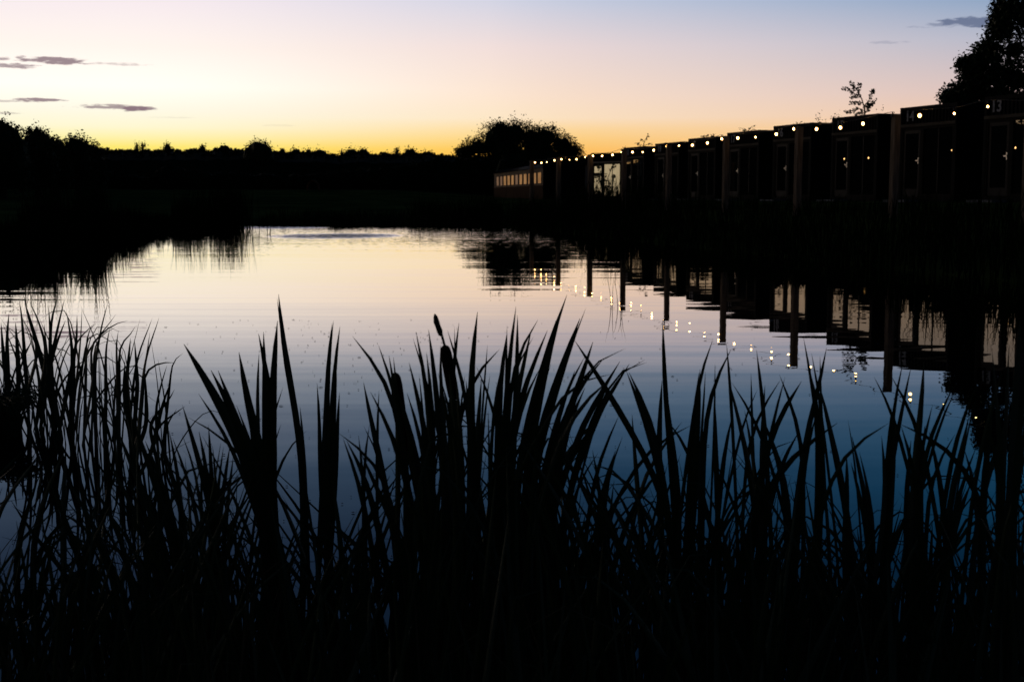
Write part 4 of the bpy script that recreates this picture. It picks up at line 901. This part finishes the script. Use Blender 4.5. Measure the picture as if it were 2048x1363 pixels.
T.append(('star of short crossing leaves over the blue gap, lower centre right', 1.85, 1235, [
 (12, [(1231, 900), (1216, 935), (1205, 970), (1195, 1030)]), (8, [(1177, 925), (1205, 924), (1232, 926)]), (8, [(1196, 905), (1178, 925), (1155, 960)]), (10, [(1260, 952), (1245, 975), (1225, 1010), (1210, 1060)]), (9, [(1222, 966), (1235, 985), (1255, 1010), (1270, 1040)]), (7, [(1228, 960), (1222, 1000), (1218, 1050)]),
 (8, [(1300, 985), (1275, 990), (1250, 1000), (1230, 1030)]), (10, [(1330, 930), (1300, 955), (1275, 985), (1255, 1030)]), (9, [(1185, 900), (1195, 930), (1200, 970)])]))
T.append(('leaning leaves left of the centre mass over blue water', 1.85, 820, [
 (13, [(722, 905), (740, 950), (765, 1000), (790, 1050), (810, 1110)]), (13, [(780, 950), (755, 1000), (735, 1040), (715, 1100)]), (11, [(760, 930), (775, 980), (790, 1030), (802, 1090)]), (9, [(800, 945), (775, 985), (745, 1020), (720, 1050)]), (12, [(665, 960), (672, 1000), (680, 1060), (684, 1130)]), (9, [(650, 1040), (690, 1060), (730, 1100)]), (9, [(690, 1080), (710, 1130), (740, 1190)])]))
for q in T:
    fg_plant('reed_plant' if 'cattail' not in q[0] else 'cattail', q[0], q[1], q[2], q[3], heads=q[4] if len(q) > 4 else ())

# left clump standing in the water (its foot and mirror image are visible)
LC = [('reed clump at the far left edge beside the sedge tussock', 38, 820, 24, [(7, [(46, 583), (58, 640), (75, 700)]), (5, [(39, 602), (44, 640)]), (6, [(18, 626), (14, 680)]), (6, [(2, 645), (6, 700)]), (7, [(31, 644), (36, 720)])]),
      ('tall reed clump second from the left edge, tips crossing', 92, 850, 26, [(6, [(88, 645), (92, 690), (96, 740)]), (5, [(97, 610), (100, 660), (101, 720)]), (7, [(58, 600), (76, 640), (92, 700)]), (6, [(117, 589), (106, 625), (100, 680)]), (5, [(129, 598), (119, 640)]), (7, [(52, 610), (72, 680), (88, 740)])]),
      ('reed clump with bent tips in the middle of the left stand', 140, 870, 26, [(6, [(133, 623), (141, 670), (145, 720)]), (6, [(154, 630), (152, 690)]), (5, [(164, 616), (161, 680)]), (6, [(131, 640), (112, 690), (100, 740)]), (4, [(190, 646), (165, 670), (150, 690)])]),
      ('reed clump with two long curved tips, right of the bent ones', 182, 880, 26, [(5, [(216, 605), (206, 640), (198, 680)]), (8, [(210, 622), (200, 670), (190, 730)]), (5, [(255, 641), (225, 648), (200, 672), (182, 690)]), (4, [(230, 655), (212, 663), (190, 690)]), (5, [(192, 646), (175, 665)])]),
      ('thin-leaved reed clump right of the curved tips', 228, 890, 22, [(7, [(232, 677), (233, 720), (236, 780)]), (5, [(271, 652), (262, 672), (240, 690)]), (6, [(220, 655), (212, 700)]), (4, [(237, 660), (233, 690)])]),
      ('reed clump with upright pointed blades near the right of the left stand', 262, 905, 20, [(7, [(261, 676), (256, 730), (252, 790)]), (6, [(269, 680), (272, 720), (275, 770)]), (6, [(250, 720), (248, 780)]), (7, [(300, 664), (294, 705), (286, 760)])]),
      ('reed with one blade bent over flat, right side of the left stand', 284, 925, 10, [(5, [(351, 725), (330, 723), (305, 730), (290, 745), (285, 780)]), (4, [(366, 706), (355, 715), (345, 724)]), (6, [(290, 745), (292, 790), (292, 850)]), (5, [(258, 747), (275, 746), (288, 750)])]),
      ('outermost slender reeds at the right end of the left stand', 300, 950, 12, [(6, [(342, 762), (328, 800), (315, 850), (304, 900)]), (5, [(349, 778), (338, 800), (320, 820), (300, 850)]), (4, [(334, 730), (322, 770), (312, 820)])])]
for lb, rx, ry, n, bl in LC:
    D = CAMZ * math.cos(PITCH)  # distance from the row where the stem meets the water
    t = (ry - 681.5) / F; D = (CAMZ * (math.cos(PITCH) - t * math.sin(PITCH))) / (math.sin(PITCH) + t * math.cos(PITCH))
    root = unp(rx, ry, D); o = empty('reed_clump', root); tag(o, lb, 'reed clump', 'reed clumps standing in the water at the left'); mb = MB()
    for wpx, pts in bl:
        dd = random.uniform(-.15, .15); P = [unp(x, y, D + dd * .5) - root for x, y in pts]; r = Vector((random.uniform(-.05, .05), dd, -.03)); q = P[-1].lerp(r, .5)
        P += [q, r]; blade(mb, P[::-1], wpx / F * D * 1.45, 14, tipf=.4, pw=.65)
    for _ in range(int(n * .52)):
        h = random.uniform(.28, .68) * (ry - 600) / 290 * (.72 if rx > 250 else 1); a = random.gauss(.02, .12); dx = max(-.2, min(.24, a + random.gauss(0, .05))); r = Vector((random.gauss(0, .07), random.uniform(-.35, .3), -.03)); kk = random.random()
        tp = r + Vector((dx * (.6 + h) * (.7 if rx > 250 else 1), random.uniform(-.1, .1), h)); mid = r.lerp(tp, .55) + Vector((-dx * .2, 0, h * .06))
        P = [r, mid, tp]
        if kk < .22: P = [r, r.lerp(tp, .5) - Vector((dx * .2, 0, 0)), tp * .98, tp + Vector((math.copysign(.12, dx), 0, -.01 - random.random() * .08))]
        blade(mb, P, random.uniform(.005, .013), 12, tipf=.5, pw=.65)
    mb.build('leaves', M['reed'], o)

# dense understorey of reeds filling the bottom of the picture
ENV = [(-100, 930), (60, 960), (160, 950), (230, 850), (330, 840), (470, 860), (520, 880), (560, 960), (630, 1010), (700, 960), (760, 900), (840, 800), (900, 780), (1000, 760), (1100, 790), (1150, 830), (1200, 930), (1290, 900), (1380, 880), (1480, 850), (1600, 880), (1680, 980), (1760, 960), (1850, 900), (1960, 880), (2150, 860)]
DEN = [(-100, 1.0), (150, .9), (300, 1.25), (500, 1.2), (560, .7), (780, .7), (850, 2.2), (1000, 2.6), (1120, 2.2), (1170, 1.0), (1300, .8), (1400, 1.1), (1500, 1.2), (1650, .75), (1800, .6), (1950, .9), (2150, 1.1)]
mb = MB(); cnt = 0
while cnt < 1250:
    px = random.uniform(-90, 2140)
    if random.random() > prof(px, DEN) / 2.6 and not cnt > 650: continue
    cnt += 1; D = random.uniform(1.5, 2.7); top = prof(px, ENV)
    ry = 681.5 + F * (CAMZ * math.cos(PITCH) - D * math.sin(PITCH)) / (D * math.cos(PITCH) + CAMZ * math.sin(PITCH))
    k = random.random() ** .8; ty = top + 20 + k * 430; low = cnt > 650
    if low: ty = random.uniform(1040, 1330); ty = min(ty, ry - 120)
    lean = random.gauss(-.04 if px < 700 else .05, .30) * min(ry - ty, 700)
    if 840 < px < 1150: lean *= .6
    rx = px - lean * .9
    pts = [unp(px, ty, D + random.uniform(-.1, .1)), unp(px - lean * .38 + random.gauss(0, 9), ty + (ry - ty) * .33, D), unp(px - lean * .7, ty + (ry - ty) * .66, D), unp(rx, ry + 10, D)]
    if random.random() < .13:
        s = math.copysign(1, lean) * random.uniform(40, 110); pts = [unp(px + s, ty + random.uniform(-8, 40), D), unp(px + s * .45, ty - 6, D)] + [unp(px, ty + 14, D)] + pts[1:]
    blade(mb, pts[::-1], random.choice((4, 6, 8, 10, 12, 14)) / F * 2.0, 16, tipf=.28, pw=.65)
for i in range(760):   # the bed carries on past both sides of the frame
    x = random.choice((-1, 1)) * random.uniform(.8, 3.6); y = random.uniform(1.45, 2.9); h = random.uniform(.45, .95); ln = random.gauss(0, .16)
    blade(mb, [(x, y, -.02), (x + ln * .25, y, h * .4), (x + ln * .7, y + random.uniform(-.05, .05), h * .75), (x + ln * 1.4, y + random.uniform(-.1, .1), h)], random.uniform(.006, .018), 14, tipf=.3, pw=.6) if abs(x) > .46 * y else None
for _ in range(470):
    px = random.uniform(1120, 2120) if random.random() < .55 else random.uniform(-60, 1120); D = random.uniform(1.6, 2.5); ty = prof(px, ENV) + random.uniform(20, 260)
    ry = 681.5 + F * (CAMZ * math.cos(PITCH) - D * math.sin(PITCH)) / (D * math.cos(PITCH) + CAMZ * math.sin(PITCH))
    s = random.choice((-1, 1)) * random.uniform(60, 330); w_ = random.uniform(3.5, 12)
    pts = [unp(px, ty, D), unp(px - s * .28, ty + 110, D), unp(px - s * .62, ty + 300, D), unp(px - s * .85, ty + (ry - ty) * .6, D), unp(px - s * .95, ry + 10, D)]
    if random.random() < .25: pts = [unp(px + math.copysign(70, s), ty + 24, D), unp(px + math.copysign(36, s), ty - 2, D)] + pts
    blade(mb, pts[::-1], w_ / F * 2, 16, tipf=.26, pw=.65)
tag(mb.build('reed_bed', M['reed']), 'dense dark understorey of reeds along the bottom of the photo', 'reeds', kind='stuff')
mb = MB()
for _ in range(60):
    px = random.uniform(-20, 2060); D = random.uniform(1.4, 2.2); a = unp(px, random.uniform(1050, 1330), D); s = random.uniform(-.12, .12)
    blade(mb, [(a.x - s * .6, D + .02, -.02), (a.x, D, a.z - .03), (a.x + s * .8, D, a.z), (a.x + s * 1.8, D, a.z - .05)], .005, 8, tipf=.8)
tag(mb.build('dry_stalks', M['straw']), 'thin straw-coloured dead stalks bent among the lower reeds', 'dead stalks', kind='stuff')

# specks of fluff and duckweed lying on the water
mb = MB()
for i in range(520):
    d = 3.0 + 9 * random.random() ** 1.3; px = random.uniform(-20, 2060) if random.random() < .5 else random.gauss(680, 170); x = (px - 1024) / F * d; s = random.uniform(.0018, .0055) * (1 + d * .07)
    if random.random() < .06: s *= 2
    k = len(mb.v); n = 6; a0 = random.random() * 6; ar = random.uniform(.4, 1)
    for j in range(n): mb.v.append((x + math.cos(a0 + j) * s, d + math.sin(a0 + j) * s * ar, .0035))
    mb.v.append((x, d, .0065))
    for j in range(n): mb.f.append((k + j, k + (j + 1) % n, k + n))
tag(mb.build('floating_fluff', M['fleck']), 'pale specks of fluff and weed drifting on the near water', 'floating specks', kind='stuff')
